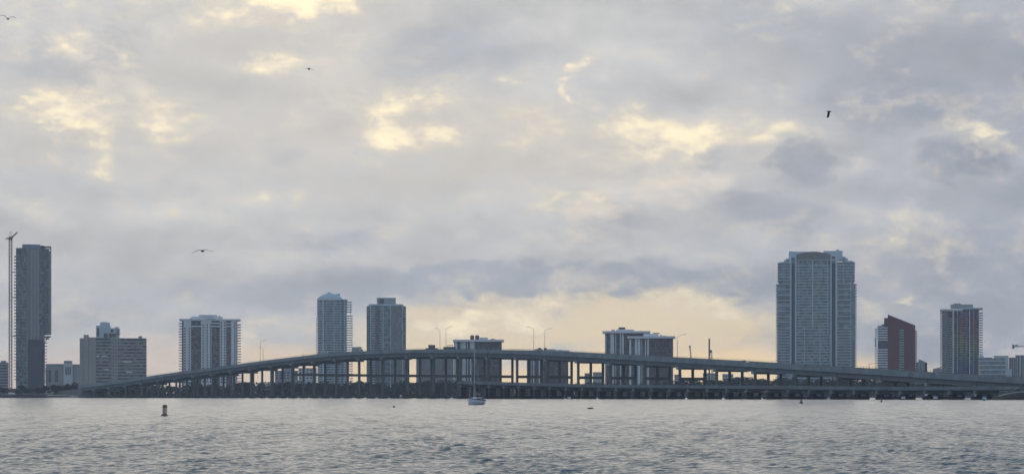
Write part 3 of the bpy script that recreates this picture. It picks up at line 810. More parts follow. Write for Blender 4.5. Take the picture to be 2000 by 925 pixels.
brown_block('brown_block', 'brown block with white roof slab and two round rooftop tanks behind the sailboat mast', 2100, 891, 980, 662.6, [(886.5, 893), (899.5, 909.5), (901, 904), (918, 926.5), (912.5, 914)],
            [('tank', 918.3, 926, 653.6), ('tank', 928, 936, 653.6), (M_WHITE2, 936.5, 953, 658.2), (M_GREY, 958.5, 966.5, 660.6)], 885, 984, grid=(931, 979, 6))
brown_block('brown_block', 'brown and white striped block whose roof barely clears the bridge deck', 2150, 1029, 1110, 683.5, [(1034, 1038), (1041, 1043.6), (1052, 1055), (1057, 1060)],
            [('tank', 1050.5, 1057, 678.2), (M_DARKROOF, 1044.5, 1060, 680.8), (M_DARKROOF, 1062, 1068, 678.4), (M_GREY, 1068.2, 1085, 681), (M_GREY, 1090, 1097, 682.3)], 1029, 1112, grid=(1064, 1109, 5))
brown_block('brown_block', 'taller left half of the paired brown and white blocks', 2160, 1181.5, 1268, 646, [(1182, 1184), (1192, 1199.5), (1202, 1203.4), (1210.8, 1213.2), (1214.8, 1218.4)],
            [(M_WHITE, 1194, 1201, 642.4), (M_WHITE, 1203.5, 1238, 642.2), (M_DARKROOF, 1208, 1221, 638.2, 642.1)], 1177, 1270, grid=(1219, 1230, 2))
b = brown_block('brown_block', 'lower right half of the paired brown and white blocks', 2080, 1229, 1314.5, 656, [(1229, 1233), (1240, 1250.5), (1253, 1254.2), (1259.8, 1262), (1264, 1267.4)],
            [(M_WHITE, 1257, 1286, 650.8), (M_DARKROOF, 1276, 1288.5, 649.2, 650.75), (M_WHITE2, 1288.6, 1293, 653), (M_WHITE, 1294, 1302, 654.6)], 1225, 1319, dots=1245.2, grid=(1269, 1313, 7))

# --- the big tower with stepped crown
b = Bld('broad_tower', 'tallest broad pale-blue tower with curved crown between two stepped blocks', 2340, 1594)
G9 = glass('tower_glass', (.09, .13, .15), (.32, .38, .41), 2.6, 3.27, .5, zoff=.2)
G9W = glass('tower_glass_wide', (.09, .125, .14), (.30, .37, .38), 5.5, 6.2, .55)
b.box('core', 1546, 1632, 507.6, None, 1.2, 34, G9)
b.box('left_wing', 1521.5, 1545.9, 512, 553.6, 3, 30, G9); b.box('right_wing', 1632.1, 1666.5, 512, 553.6, 3, 30, G9)
b.box('left_wing', 1518.5, 1545.9, 553.8, None, 2.4, 32, G9W); b.box('right_wing', 1632.1, 1669.5, 553.8, None, 2.4, 32, G9W)
fs = 5.62
b.floors('balcony', 1556.2, 1621.4, -.5, 1.15, 519, 752, fs, M_PALEBLUE, .3, .62, sides=False)
b.floors('balcony', 1519.8, 1543, 1.0, 4, 512.4, 550, fs, M_PALEBLUE, .3, .62); b.floors('balcony', 1635.6, 1668.2, 1.0, 4, 512.4, 550, fs, M_PALEBLUE, .3, .62)
b.floors('balcony', 1516.8, 1543, .6, 3, 554.4, 637, 2 * fs - .7, M_PALEBLUE, .35, .62); b.floors('balcony', 1635.6, 1661.5, .6, 3, 554.4, 637, 2 * fs - .7, M_PALEBLUE, .35, .62)
b.floors('balcony', 1516.8, 1543, .6, 3, 641, 752, fs, M_PALEBLUE, .3, .7); b.floors('balcony', 1635.6, 1661.5, .6, 3, 641, 752, fs, M_PALEBLUE, .3, .7)
b.floors('side_balcony', 1515.6, 1518.4, 8, 24, 556, 752, 2.9 * 1.94, M_GREY, .5, .7); b.floors('side_balcony', 1661.6, 1672.4, 2.2, 22, 556, 752, fs, M_GREY, .4, .7)
b.floors('side_balcony', 1519, 1521.4, 8, 24, 514, 552, fs, M_GREY, .5, .7); b.floors('side_balcony', 1666.6, 1669, 8, 24, 514, 552, fs, M_GREY, .5, .7)
b.box('recess', 1546.3, 1552.8, 513.5, None, .6, 1.15, mat('dark_recess', (.065, .08, .095), .5, .1, .2)); b.box('recess', 1624.2, 1631, 513.5, None, .6, 1.15, mat('dark_recess', (.065, .08, .095)))
b.piers([(1543.2, 1546.2), (1552.9, 1555.8), (1621.6, 1624.1), (1631.1, 1635.2)], 508, None, -.9, 1.2, M_PALEBLUE)
b.piers([(1560, 1560.9), (1586, 1588.4), (1615.4, 1616.6)], 508, 638, -.9, .9, M_PALEBLUE); b.piers([(1570.6, 1572), (1600.6, 1602.2)], 638.1, None, -.9, .9, M_PALEBLUE)
b.piers([(1645.6, 1646.6), (1531, 1532)], 513, 553.5, .6, 2, M_PALEBLUE); b.piers([(1660.2, 1661.6)], 554, None, .2, 2.3, M_PALEBLUE)
b.box('crown_block', 1541, 1578, 490.2, 507.5, 4, 24, M_PALEBLUE); b.box('crown_block', 1608, 1645, 489.5, 507.5, 4, 24, M_PALEBLUE)
b.box('crown_block', 1633, 1638.5, 486.6, 489.45, 8, 20, M_PALEBLUE); b.box('crown_block', 1542.5, 1548, 488.8, 490.15, 8, 20, M_PALEBLUE)
b.box('crown_wall', 1541, 1555.4, 500.5, 508, 1.0, 3.9, M_PALEBLUE); b.box('crown_wall', 1622, 1645, 500.5, 508, 1.0, 3.9, M_PALEBLUE)
b.box('window', 1546.4, 1552.6, 502.4, 507.4, .9, 1.1, M_WIN); b.box('window', 1624.4, 1631, 500.9, 505.6, .9, 1.1, M_WIN)
for q in ((1531.5, 1540.9, 506), (1535.5, 1540.9, 503.4), (1645.1, 1655.5, 504), (1645.1, 1651, 500.6)): b.box('shoulder', q[0], q[1], q[2], 511.9, 5, 22, M_PALEBLUE)
b.box('shoulder', 1524, 1531.4, 510, 511.9, 5, 22, M_GREY); b.box('shoulder', 1655.6, 1664, 509.2, 511.9, 5, 22, M_GREY)
n = 14; arch = []
for i in range(n + 1):
    f_ = i / n; arch.append((1555.6 + 66 * f_, 496.4 - 5.2 * math.sin(math.pi * f_), 1.1 - 3.0 * math.sin(math.pi * f_)))
mb = MB()
fr = [(b.u(p), d, b.z(507.4)) for p, y, d in arch]; tp = [(b.u(p), d, b.z(y)) for p, y, d in arch]
bk = [(b.u(p), 3.9, b.z(y)) for p, y, d in arch]
k = len(mb.v); mb.v += fr + tp + bk; q = n + 1
for i in range(n):
    mb.f += [(i, i + 1, q + i + 1, q + i), (q + i, q + i + 1, 2*q + i + 1, 2*q + i)]
obj('crown_drum', mb, glass('crown_drum_glass', (.10, .125, .125), (.15, .175, .17), 1.5, 40, .5), b.root)
b.box('beacon', 1593.6, 1594.8, 489, 491.2, 3, 3.6, M_DARKROOF); b.box('crown_sill', 1552.9, 1624.1, 507.45, 508.6, -1.0, 1.15, M_PALEBLUE)

# --- red tower
b = Bld('red_tower', 'dark red wall tower with slanted top and striped white balconies at its left', 2250, 1749)
b.box('core', 1715, 1734.1, 636.5, None, 1.5, 24, G_DARK)
b.floors('balcony', 1713.8, 1734, -.3, 1.5, 640, 756, 4.75, M_WHITE, .35, 1.0, skip=lambda i: 6 <= i <= 8)
b.floors('side_balcony', 1709.2, 1713.7, 2, 16, 642, 756, 4.75, M_WHITE2, .35, .7)
b.box('balcony_frame', 1709, 1711, 659, 676, 1.4, 1.9, M_GREY)
ut = b.u
pr = MB().prism([(ut(1734.2), 0), (ut(1787), 0), (ut(1787), 24), (ut(1734.2), 24)], -1.5, [b.z(613.4), b.z(635), b.z(635), b.z(613.4)])
obj('red_wall', pr, M_RED, b.root)
b.box('penthouse', 1727, 1734.1, 620, 636.4, 2, 20, M_BROWN); b.box('penthouse', 1722, 1726.9, 632.5, 636.4, 4, 18, M_DARKROOF); b.box('roof_trim', 1714, 1726, 635.2, 636.45, -.3, 3.9, M_PALEBLUE)
b.box('balcony_shaft', 1756, 1765.5, 641, None, -.05, .5, G_DARK); b.floors('balcony', 1756.2, 1765.3, -.5, -.06, 645, 756, 4.75, M_GREY, .3, .75)
b.floors('side_balcony', 1787.1, 1790.4, 3, 18, 647, 756, 4.75, M_BROWN, .5, .8)

# --- rainbow tower
b = Bld('rainbow_tower', 'tower with balconies painted in rainbow bands from purple and red to green and blue', 2250, 1878)
b.box('core', 1841, 1911, 604, None, 2, 28, G_BROWN)
b.box('roof_slab', 1836.8, 1880, 603, 606.8, -.6, 28, M_WHITE2); b.box('roof_slab', 1880.1, 1918.4, 600.8, 603.4, -1.2, 26, M_PALEBLUE)
b.prism('penthouse', [(1857, 8), (1860, 5), (1872, 4), (1886, 5), (1900, 5.5), (1900, 20), (1857, 20)], 593.6, 600.75, M_GREY); b.box('penthouse', 1863, 1877, 591.2, 593.55, 8, 18, M_GREY)
RB = [(.20, .10, .22), (.24, .07, .12), (.28, .07, .08), (.30, .10, .07), (.34, .19, .08), (.36, .29, .09), (.30, .33, .10), (.17, .29, .12), (.10, .22, .15), (.07, .14, .26), (.06, .09, .28), (.07, .07, .24)]
RM = [mat('rainbow_%d' % i, tuple(v * 1.15 for v in c_), .7, .1, .3) for i, c_ in enumerate(RB)]
fs = 4.75
def rb(i): return RM[min(11, max(0, int(i / 27 * 12)))]
b.floors('balcony', 1864, 1869.6, -.2, 2, 611, 750, fs, None, .3, .75, mats=rb)
b.prism('bay', [(1870.2, .8), (1876, -.6), (1886, -.4), (1892.4, .8), (1892.4, 2), (1870.2, 2)], 604.1, None, G_DARK)
b.floors('balcony', 1874, 1882, -1.8, -.1, 611, 750, fs, None, .3, .75, mats=lambda i: rb(i + 1.5)); b.floors('balcony', 1884.5, 1890, -1.0, .2, 611, 750, fs, None, .3, .8, mats=lambda i: RM[0] if i < 10 else rb(i))
b.floors('balcony', 1894.4, 1907.6, -.2, 2, 608, 750, fs, None, .3, .8, mats=lambda i: rb(i - .5))
b.floors('balcony', 1852, 1860, .4, 2, 622, 750, fs, M_GREY, .3, .9); b.floors('side_balcony', 1837, 1846, .8, 16, 611, 750, fs, M_GREY, .4, .8)
b.floors('side_balcony', 1907.8, 1918.6, 2.2, 16, 611, 735, fs, M_WHITE2, .4, .7)
for p0, p1, m_ in ((1846.2, 1848, M_GREY), (1861, 1863.4, M_WHITE), (1869.8, 1870.9, M_PALEBLUE), (1892.6, 1894.2, M_WHITE), (1900.2, 1901, M_PALEBLUE), (1849.5, 1851, M_GREY)): b.box('pier', p0, p1, 605, None, -.8, 2, m_)
b.box('panel', 1852, 1860.6, 607, 619, .5, 1.9, M_BROWN)

# --- small ones at the right
b = Bld('small_white_block', 'small white block with peaked parapet just right of the red tower', 2300, 1799)
b.prism('wall', [(1788.5, 0), (1806, 0), (1806, 16), (1788.5, 16)], 706.5, None, M_PALEBLUE); b.box('wall', 1806.05, 1810.6, 707, None, 1, 16, M_BROWN)
obj('peaked_parapet', MB().prism([(b.u(1794), .3), (b.u(1806), .3), (b.u(1806), 4), (b.u(1794), 4)], b.z(706.45), [b.z(700.6), b.z(705), b.z(705), b.z(700.6)]), M_PALEBLUE, b.root)
b.windows((1792, 1797.5), 710, 735, 5, 1.8, 2, 0, M_WIN)
b = Bld('banded_office', 'low blue-grey banded building with a rounded corner below the rainbow tower', 2050, 1938)
b.prism('wall', [(1913, 6), (1915, 2.6), (1920, .8), (1963, .8), (1963, 20), (1913, 20)], 699, None, glass('band_glass', (.12, .15, .17), (.26, .30, .32), 2.2, 2.6, .5))
for y in (704, 712.6, 721.2, 729.8): b.prism('band', [(1912.6, 6), (1914.8, 2), (1920, .2), (1963.2, .2), (1963.2, .78), (1920, .78), (1915, 2.4), (1913, 6)], y - 1, y + 1.2, M_PALEBLUE)
dome(b, 'corner_turret', 1917, 6, 5, 698.95, 692.8, [(1, 0), (1, .6), (.7, .9), (.2, 1)], M_PALEBLUE, 14, 1.0)
b.box('roof_plant', 1922, 1938, 697.4, 698.95, 5, 14, M_BROWN)
b = Bld('grey_office', 'plain grey block standing behind the banded low building', 2200, 1955)
b.box('wall', 1941.5, 1969, 695, None, 0, 18, M_WHITE2); b.box('roof_slab', 1940.8, 1969.6, 694.2, 694.95, -.5, 18.4, M_GREY); b.box('wall', 1969.7, 1984, 697.5, None, 1, 16, M_BROWN)
for c_ in (1971, 1974.4, 1977.8, 1981): b.box('pier', c_, c_ + 1.3, 698, None, .2, 1, M_WHITE2)
b = Bld('edge_office', 'brown-grey office block cut by the right edge of the picture', 2150, 2000)
b.box('wall', 1984, 2040, 694, None, 0, 20, G_SLATE); b.box('roof_slab', 1983, 2041, 692.8, 693.95, -.6, 20.5, M_GREY)
for i in range(9): b.box('pier', 1986 + i * 5.6, 1988.6 + i * 5.6, 694.1, None, -.5, 0, M_WHITE2 if i % 2 else M_GREY)
b = Bld('white_box_building', 'small white box building in front of the offices at the right', 1990, 1970)
b.box('wall', 1964.5, 1976.5, 720.5, None, 0, 12, M_PALEBLUE); b.box('roof_slab', 1964, 1977, 719.8, 720.45, -.3, 12.3, M_WHITE2); b.box('window', 1967, 1973, 737, 742, -.1, .2, M_WIN)
b = Bld('distant_house', 'low roofline just left of the rainbow tower', 2500, 1828)
b.box('wall', 1822, 1842, 719.5, None, 0, 14, M_GREY); b.box('roof_slab', 1825, 1843, 718.4, 719.45, -.5, 14.5, M_WHITE2); b.box('roof_box', 1830, 1838, 716.6, 718.35, 3, 10, M_WHITE2)

# --- low buildings seen beneath the deck
def low(name, label, D, p0, p1, y, wallm, cols, rows, win=M_WIN, extra=()):
    b = Bld(name, label, D, (p0 + p1) / 2)
    b.box('wall', p0, p1, y, None, 0, 16, wallm)
    b.box('roof_slab', p0 - .6, p1 + .6, y - .9, y - .02, -.6, 16.6, M_GREY)
    dx = (p1 - p0) / cols
    b.windows([p0 + dx * (i + .5) for i in range(cols)], y + 3.4, y + 3.4 + 5 * (rows - 1), 5, dx * .5, 2.4, 0, win)
    for e in extra: b.box('roof_box', *e)
    return b
low('low_white_block', 'low white block behind the columns left of centre, nearest the long left ramp', 2000, 477, 496, 746.5, M_WHITE2, 3, 4)
low('low_white_block', 'low white block behind the columns between two dark tree clumps, left of centre', 2005, 503, 518, 748, M_WHITE2, 3, 4)
low('low_white_block', 'low pale block behind the columns just left of the grey stepped building', 2010, 522, 536, 746, M_WHITE2, 3, 4)
low('low_grey_building', 'grey low building with stepped roof seen under the bridge left of the domed tower', 2150, 537, 582, 724, M_GREY, 6, 3, extra=[(552, 572, 718.5, 723.05, 3, 12, M_GREY), (560, 570, 716, 718.45, 4, 10, M_WHITE2)])
low('low_grey_building', 'pale low building under the bridge touching the left side of the domed tower', 2200, 583, 618, 719, M_WHITE2, 5, 4, extra=[(592, 597, 704, 718.05, 3, 8, M_BEIGE)])
low('low_grey_building', 'small grey flat building under the bridge right of the brown striped block', 2100, 1142, 1156, 729, M_GREY, 3, 2)
low('low_grey_building', 'second small grey building under the bridge, beside the paired brown blocks', 2120, 1158, 1180, 727, M_WHITE2, 4, 2)
low('low_white_house', 'white low house under the bridge just right of the paired brown blocks', 2250, 1317, 1331, 731.5, M_WHITE2, 3, 2)
low('low_white_house', 'pale flat building under the bridge in line with the dark pole', 2260, 1373, 1398, 729, M_WHITE2, 5, 2)
low('low_white_house', 'pale low building under the bridge left of the broad tower', 2240, 1411, 1432, 730.5, M_WHITE2, 4, 2)

# ------------------------------------------------------------------ cranes, masts
M_CRANE = mat('crane_paint', (.32, .25, .22), .7, .15, .5)
M_CRANE_Y = mat('crane_yellow', (.30, .25, .14), .7, .15, .5)
def lattice(mb, p, q, w, step, r=.12):
    """square lattice mast or boom from p to q"""
    p = np.array(p, float); q = np.array(q, float); d = q - p; Ln = np.linalg.norm(d); d /= Ln
    u = np.cross(d, (0, 1., 0)); 
    if np.linalg.norm(u) < .1: u = np.cross(d, (1., 0, 0))
    u /= np.linalg.norm(u); v = np.cross(d, u)
    cs = [(u * a + v * b_) * w / 2 for a, b_ in ((1, 1), (1, -1), (-1, -1), (-1, 1))]
    for c_ in cs: mb.bar(p + c_, q + c_, r)
    n = max(1, int(Ln / step))
    for i in range(n):
        a0 = p + d * Ln * i / n; a1 = p + d * Ln * (i + 1) / n
        for k in range(4):
            mb.bar(a0 + cs[k], a1 + cs[(k + 1) % 4], r * .6)
        for k in range(4): mb.bar(a1 + cs[k], a1 + cs[(k + 1) % 4], r * .6)
    return mb
D_ = 2380; s_ = D_ / F
cr = thing('tower_crane', 'tall slim tower crane standing against the left glass tower', 'crane', at(20.5, D_, GZ))
zc = lambda y: zat(y, D_) - GZ
obj('mast', lattice(MB(), (0, 0, -1), (0, 0, zc(467)), 3.0, 4.2, .34), M_CRANE, cr)
obj('slewing_ring', MB().box(-1.9, 1.9, -1.9, 1.9, zc(468.5), zc(465.6)), M_DARKROOF, cr)
obj('cab', MB().box(-.6, 2.8, -2.4, .4, zc(465.5), zc(461.4)), M_CRANE_Y, cr)
obj('counter_jib', MB().hexa([(-5.6, -1, zc(467.2)), (2, -1, zc(464.6)), (2, 1, zc(464.6)), (-5.6, 1, zc(467.2)), (-5.6, -1, zc(465.6)), (3.6, -1, zc(460.4)), (3.6, 1, zc(460.4)), (-5.6, 1, zc(465.6))]), M_CRANE_Y, cr)
obj('boom', lattice(MB(), (.8, 3, zc(463)), (.5, 30, zc(449.5)), 1.1, 3, .16), M_CRANE_Y, cr)
obj('apex', MB().bar((-1.6, 0, zc(463)), (.6, 0, zc(450.5)), .16).bar((1.8, 0, zc(463)), (.6, 0, zc(450.5)), .16).bar((-4.6, 0, zc(465.8)), (.6, 0, zc(450.5)), .07), M_CRANE_Y, cr)
for y in (531, 580, 656): obj('wall_tie', MB().box(1.4, 6.6, -.5, .5, zc(y) - .45, zc(y) + .45), M_CRANE, cr)
D_ = 2300
cr = thing('tower_crane', 'counter-jib of a tower crane reaching in at the right edge', 'crane', at(2012, D_, GZ))
zc = lambda y: zat(y, D_) - GZ; ux = lambda p: (p - 2012) * D_ / F
obj('mast', lattice(MB(), (0, 0, -1), (0, 0, zc(668)), 2.0, 3.5, .2), M_CRANE, cr)
obj('counter_jib', lattice(MB(), (ux(1981), 0, zc(676)), (0, 0, zc(675)), 1.3, 2, .2), M_DARKROOF, cr)
obj('counterweight', MB().box(ux(1977.4), ux(1980.8), -1, 1, zc(680), zc(672.4)), M_DARKROOF, cr)
obj('jib', lattice(MB(), (0, 0, zc(675)), (30, 4, zc(674)), 1.3, 2, .16), M_CRANE, cr)
obj('winch', MB().box(ux(1983), ux(1987), -.8, .8, zc(675.4), zc(672.6)), M_DARKROOF, cr)
obj('tie_bar', MB().bar((ux(1981), 0, zc(675)), (0, 0, zc(664)), .12), M_CRANE, cr)
D_ = 2200
cr = thing('mobile_crane', 'leaning lattice crane boom above the deck right of the paired blocks', 'crane', at(1356, D_, GZ))
zc = lambda y: zat(y, D_) - GZ; ux = lambda p: (p - 1356) * D_ / F
obj('boom', lattice(MB(), (0, 0, 3), (ux(1347), -2, zc(674.5)), 1.0, 2.2, .22), M_CRANE, cr)
obj('boom_head', MB().box(ux(1345.6), ux(1348.6), -2.6, -1.4, zc(678), zc(674.3)), M_DARKROOF, cr)
obj('cab', MB().box(-3, 3, -1.6, 1.6, .8, 3.6).box(-3.6, 3.6, -2, 2, -.2, .78), M_CRANE_Y, cr)
D_ = 2180
cr = thing('pile_driver', 'thin dark vertical pile-driver mast above the deck', 'crane', at(1385.3, D_, GZ))
zc = lambda y: zat(y, D_) - GZ; ux = lambda p: (p - 1385.3) * D_ / F
obj('lead_mast', MB().box(-.75, .75, -.75, .75, -1, zc(661.5)).box(-.4, .4, -.4, .4, zc(661.5), zc(659.5)), M_DARKROOF, cr)
obj('boom', lattice(MB(), (ux(1393), 1, 2), (ux(1389.4), 1, zc(683.5)), 1.3, 2, .22), M_CRANE, cr)
obj('boom_head', MB().box(ux(1386.2), ux(1390.4), .4, 1.6, zc(688), zc(683)), M_DARKROOF, cr)

# ------------------------------------------------------------------ street lamps
M_POLE = mat('lamp_pole', (.22, .21, .20), .6, .1, .5)
def lamp(name, label, px, ytop, arms, w, group, old_line=False, up=1.0):
    d0 = D1 if old_line else D0
    t = t_of_px(px, d0)
    for _ in range(4):                                   # stand on the far or near edge at this picture column
        p = bp(t, w, 0, d0); t += ((px - 1000) / F * p[1] - p[0]) / E[0] * .6
    p = bp(t, w, 0, d0)
    zb = (ztop(t) - PAR) if not old_line else ozt(t) - 1.0
    zt = zat(ytop, p[1])
    r = thing(name, label, 'street lamp', (p[0], p[1], zb), math.atan2(E[1], E[0]), group)
    h = zt - zb
    obj('pole', MB().bar((0, 0, -.02), (0, 0, h * (.92 if arms else 1)), .15, 8, .10), M_POLE, r)
    obj('base_plate', MB().box(-.35, .35, -.35, .35, -.02, .22), M_POLE, r)
    for sgn, ln in arms:
        m = MB(); q = (0, 0, h * .915)
        for i in range(1, 6):
            f_ = i / 5; n_ = (sgn * ln * f_, 0, h * .915 + (h * .085) * math.sin(f_ * math.pi / 2)); m.bar(q, n_, .09, 6); q = n_
        arm_ = obj('arm', m, M_POLE, r)
        obj('lamp_head', MB().box(q[0] - .2 if sgn > 0 else q[0] - 1.1, q[0] + 1.1 if sgn > 0 else q[0] + .2, -.24, .24, q[2] - .12, q[2] + .14), M_POLE, arm_)
    return r
GL = 'street lamps along the high bridge'
lamp('street_lamp', 'lamp with right-hand arm over the left ramp, taller of its pair', 508.5, 664.5, [(1, 6.5)], .9, GL)
lamp('street_lamp', 'shorter lamp with left-hand arm over the left ramp', 511, 677, [(-1, 5.5)], BW - 1, GL)
lamp('street_lamp', 'lamp with left-hand arm nearest the crest of the bridge', 857.5, 640, [(-1, 5)], BW - 1, GL)
lamp('street_lamp', 'lamp with right-hand arm nearest the crest of the bridge', 871, 637.5, [(1, 6)], .9, GL)
lamp('street_lamp', 'lamp with left-hand arm between the roof-tank block and the low striped block', 1041, 638, [(-1, 6)], BW - 1, GL)
lamp('street_lamp', 'lamp with right-hand arm above the low striped block', 1064, 641.5, [(1, 6)], .9, GL)
lamp('street_lamp', 'single lamp just right of the paired brown blocks', 1323, 653, [(1, 6)], .9, GL)
lamp('street_lamp', 'short lamp with curved arm between the broad tower and the red tower', 1697, 709, [(1, 7)], BW - 1, GL)
lamp('street_lamp', 'small lone post on the left ramp above the low grey buildings', 592, 686.5, [], .9, GL)
GO = 'thin posts along the old low bridge'
for px, yt, wd in ((1446, 737, 'first'), (1566.5, 727, 'second'), (1697, 734, 'third'), (1838.5, 744, 'fourth'), (1993.5, 735, 'last')):
    lamp('thin_post', 'thin pale post on the old low bridge, %s from the left' % wd if wd != 'last' else 'thin pale post on the old low bridge, nearest the right edge', px, yt, [], .6, GO, True)['category'] = 'post'

# ------------------------------------------------------------------ vehicles on the deck
M_TYRE = mat('tyre_rubber', (.02, .02, .02), .9, 0)
M_CARGLASS = mat('car_glass', (.02, .025, .03), .1, 0, spec=.7)
def paint(n, c_): return mat('paint_' + n, c_, .35, .04, .5, spec=.5)
M_HEAD = mat('headlight_lit', (1, .95, .85), .3, 0, emit=(1, .93, .80, 2.2))
M_HEADOFF = mat('headlight_glass', (.6, .6, .6), .2, 0)
def car_mesh():
    prof = [(-2.2, .35), (-2.25, .75), (-2.1, .95), (-1.5, 1.0), (1.0, .98), (2.0, .85), (2.25, .65), (2.2, .35)]
    m = MB(); n = len(prof)
    m.v += [(x, -.88, z) for x, z in prof] + [(x, .88, z) for x, z in prof]
    m.f += [tuple(range(n)), tuple(range(2*n - 1, n - 1, -1))] + [(i, i + n, (i + 1) % n + n, (i + 1) % n) for i in range(n)]
    return m
def cabin_mesh():
    return MB().hexa([(-1.7, -.82, .98), (1.0, -.82, .98), (1.0, .82, .98), (-1.7, .82, .98), (-1.1, -.66, 1.46), (.25, -.66, 1.46), (.25, .66, 1.46), (-1.1, .66, 1.46)])
def wheel_mesh(r=.33, w=.22):
    return MB().rings([[(r * f_ * math.cos(a), y, r * f_ * math.sin(a)) for a in np.linspace(0, 2 * math.pi, 14, endpoint=False)] for f_, y in ((.85, -w/2), (1, -w/2 + .03), (1, w/2 - .03), (.85, w/2))])
def place_on_deck(px, w):
    t = t_of_px(px)
    for _ in range(4):
        p = bp(t, w, 0); t += ((px - 1000) / F * p[1] - p[0]) / E[0] * .6
    p = bp(t, w, 0)
    sl = math.atan2(ztop(t + 8) - ztop(t - 8), 16)
    return p, ztop(t) - PAR + .035, sl
def car(label, px, w, color, lit=False, right=True):
    p, z, sl = place_on_deck(px, w)
    r = thing('car', label, 'car', (p[0], p[1], z), math.atan2(E[1], E[0]) + (0 if right else math.pi), 'cars crossing the high bridge')
    r.rotation_euler[1] = -sl if right else sl
    bd = obj('body', car_mesh(), color, r); cb = obj('cabin', cabin_mesh(), M_CARGLASS, r)
    obj('roof', MB().hexa([(-1.12, -.67, 1.462), (.27, -.67, 1.462), (.27, .67, 1.462), (-1.12, .67, 1.462), (-1.05, -.6, 1.52), (.18, -.6, 1.52), (.18, .6, 1.52), (-1.05, .6, 1.52)]), color, cb)
    wm = wheel_mesh().mesh('wheel', M_TYRE)
    for x in (-1.4, 1.4):
        for y in (-.78, .78): obj('wheel', wm, None, r, (x, y, .33))
    for y in (-.6, .6): obj('headlight', MB().box(2.16, 2.28, y - .16, y + .16, .66, .82), M_HEAD if lit else M_HEADOFF, bd)
def truck(label, px, w, boxm, cabm, ln=8.6, ht=3.7):
    p, z, sl = place_on_deck(px, w)
    r = thing('box_truck', label, 'truck', (p[0], p[1], z), math.atan2(E[1], E[0])); r.rotation_euler[1] = -sl
    obj('cargo_box', MB().box(-ln, 0, -1.2, 1.2, .95, ht), boxm, r)
    cb = obj('cab', MB().hexa([(.15, -1.1, .6), (2.5, -1.1, .6), (2.5, 1.1, .6), (.15, 1.1, .6), (.15, -1.05, 2.6), (1.7, -1.0, 2.6), (1.7, 1.0, 2.6), (.15, 1.05, 2.6)]), cabm, r)
    obj('windscreen', MB().hexa([(2.2, -.9, 1.65), (2.28, -.9, 1.6), (2.28, .9, 1.6), (2.2, .9, 1.65), (1.74, -.85, 2.45), (1.84, -.85, 2.45), (1.84, .85, 2.45), (1.74, .85, 2.45)]), M_CARGLASS, cb)
    obj('chassis', MB().box(-ln + .3, 2.3, -.5, .5, .55, .94), M_TYRE, r)
    wm = wheel_mesh(.5, .3).mesh('wheel', M_TYRE)
    for x in (-ln + 1.4, 1.2):
        for y in (-1.0, 1.0): obj('wheel', wm, None, r, (x, y, .5))
truck('grey box truck on the deck between the domed and the flat-crowned towers', 703, 4.0, paint('truck_grey', (.34, .36, .38)), paint('truck_white', (.6, .62, .64)), 8.8, 4.3)
truck('pale truck climbing the left ramp just before the domed tower', 640, 4.0, paint('truck_pale', (.42, .46, .48)), paint('truck_white', (.6, .62, .64)), 8.0, 2.9)
car('dark car low on the left ramp beside the broad slab block', 307, 3.6, paint('black', (.03, .03, .035)))
car('dark car on the left ramp right of the paired lamps', 540, 3.6, paint('navy', (.05, .06, .08)))
car('silver car on the left ramp near the lone post', 613, 3.6, paint('silver', (.45, .47, .49)))
car('pale car on the deck right of the pile-driver mast', 1415, 3.6, paint('silver', (.45, .47, .49)))
car('car with lit headlights left of the broad tower', 1454, 19.5, paint('grey', (.2, .21, .22)), True)
car('car with lit headlights in front of the middle of the broad tower', 1577, 3.6, paint('black', (.03, .03, .035)), True)
car('dark car between the broad tower and the red tower', 1687, 3.6, paint('black', (.03, .03, .035)))
car('white car on the deck left of the rainbow tower', 1828, 3.6, paint('white', (.75, .76, .77)), True)
car('small dark car right of the low striped block', 1112, 3.6, paint('black', (.03, .03, .035)))

# ------------------------------------------------------------------ sailboat, buoys, floats
M_HULL = mat('white_hull', (.66, .72, .78), .35, .05, .8, spec=.5)
M_NAVY = mat('navy_stripe', (.03, .045, .08), .4, .05, .8)
M_CANVAS = mat('sail_cover_canvas', (.30, .29, .27), .9, .1, 2)
M_ALU = mat('mast_aluminium', (.5, .52, .54), .5, .05, 1)
DB = 1.8 * F / (789.6 - HY)
boat = thing('sailboat', 'small white sailboat with bare mast and navy rail anchored before the bridge', 'boat', at(928.5, DB, 0), R(249))
def station(x, hw, zt, keel):
    return [(x, -hw, zt), (x, -hw * .96, zt * .45), (x, -hw * .6, keel * .4), (x, 0, keel), (x, hw * .6, keel * .4), (x, hw * .96, zt * .45), (x, hw, zt)]
st_ = [(-3.2, .92, .95, -.10), (-2.2, 1.12, .90, -.25), (-.8, 1.25, .92, -.35), (.6, 1.18, 1.0, -.35), (1.9, .82, 1.12, -.25), (2.9, .36, 1.26, -.05), (3.5, .05, 1.38, .5)]
hull = obj('hull', MB().rings([station(*q) for q in st_]), M_HULL, boat, smooth=False)
ra = MB()
for (x0, h0, z0, _), (x1, h1, z1, _) in zip(st_, st_[1:]):
    for sg in (-1, 1): ra.hexa([(x0, sg*h0*1.02 - .05, z0 - .06), (x1, sg*h1*1.02 - .05, z1 - .06), (x1, sg*h1*1.02 + .05, z1 - .06), (x0, sg*h0*1.02 + .05, z0 - .06), (x0, sg*h0*1.02 - .05, z0 + .06), (x1, sg*h1*1.02 - .05, z1 + .06), (x1, sg*h1*1.02 + .05, z1 + .06), (x0, sg*h0*1.02 + .05, z0 + .06)])
ra.box(-3.28, -3.18, -.95, .95, .78, 1.0)
obj('rub_rail', ra, M_NAVY, hull)
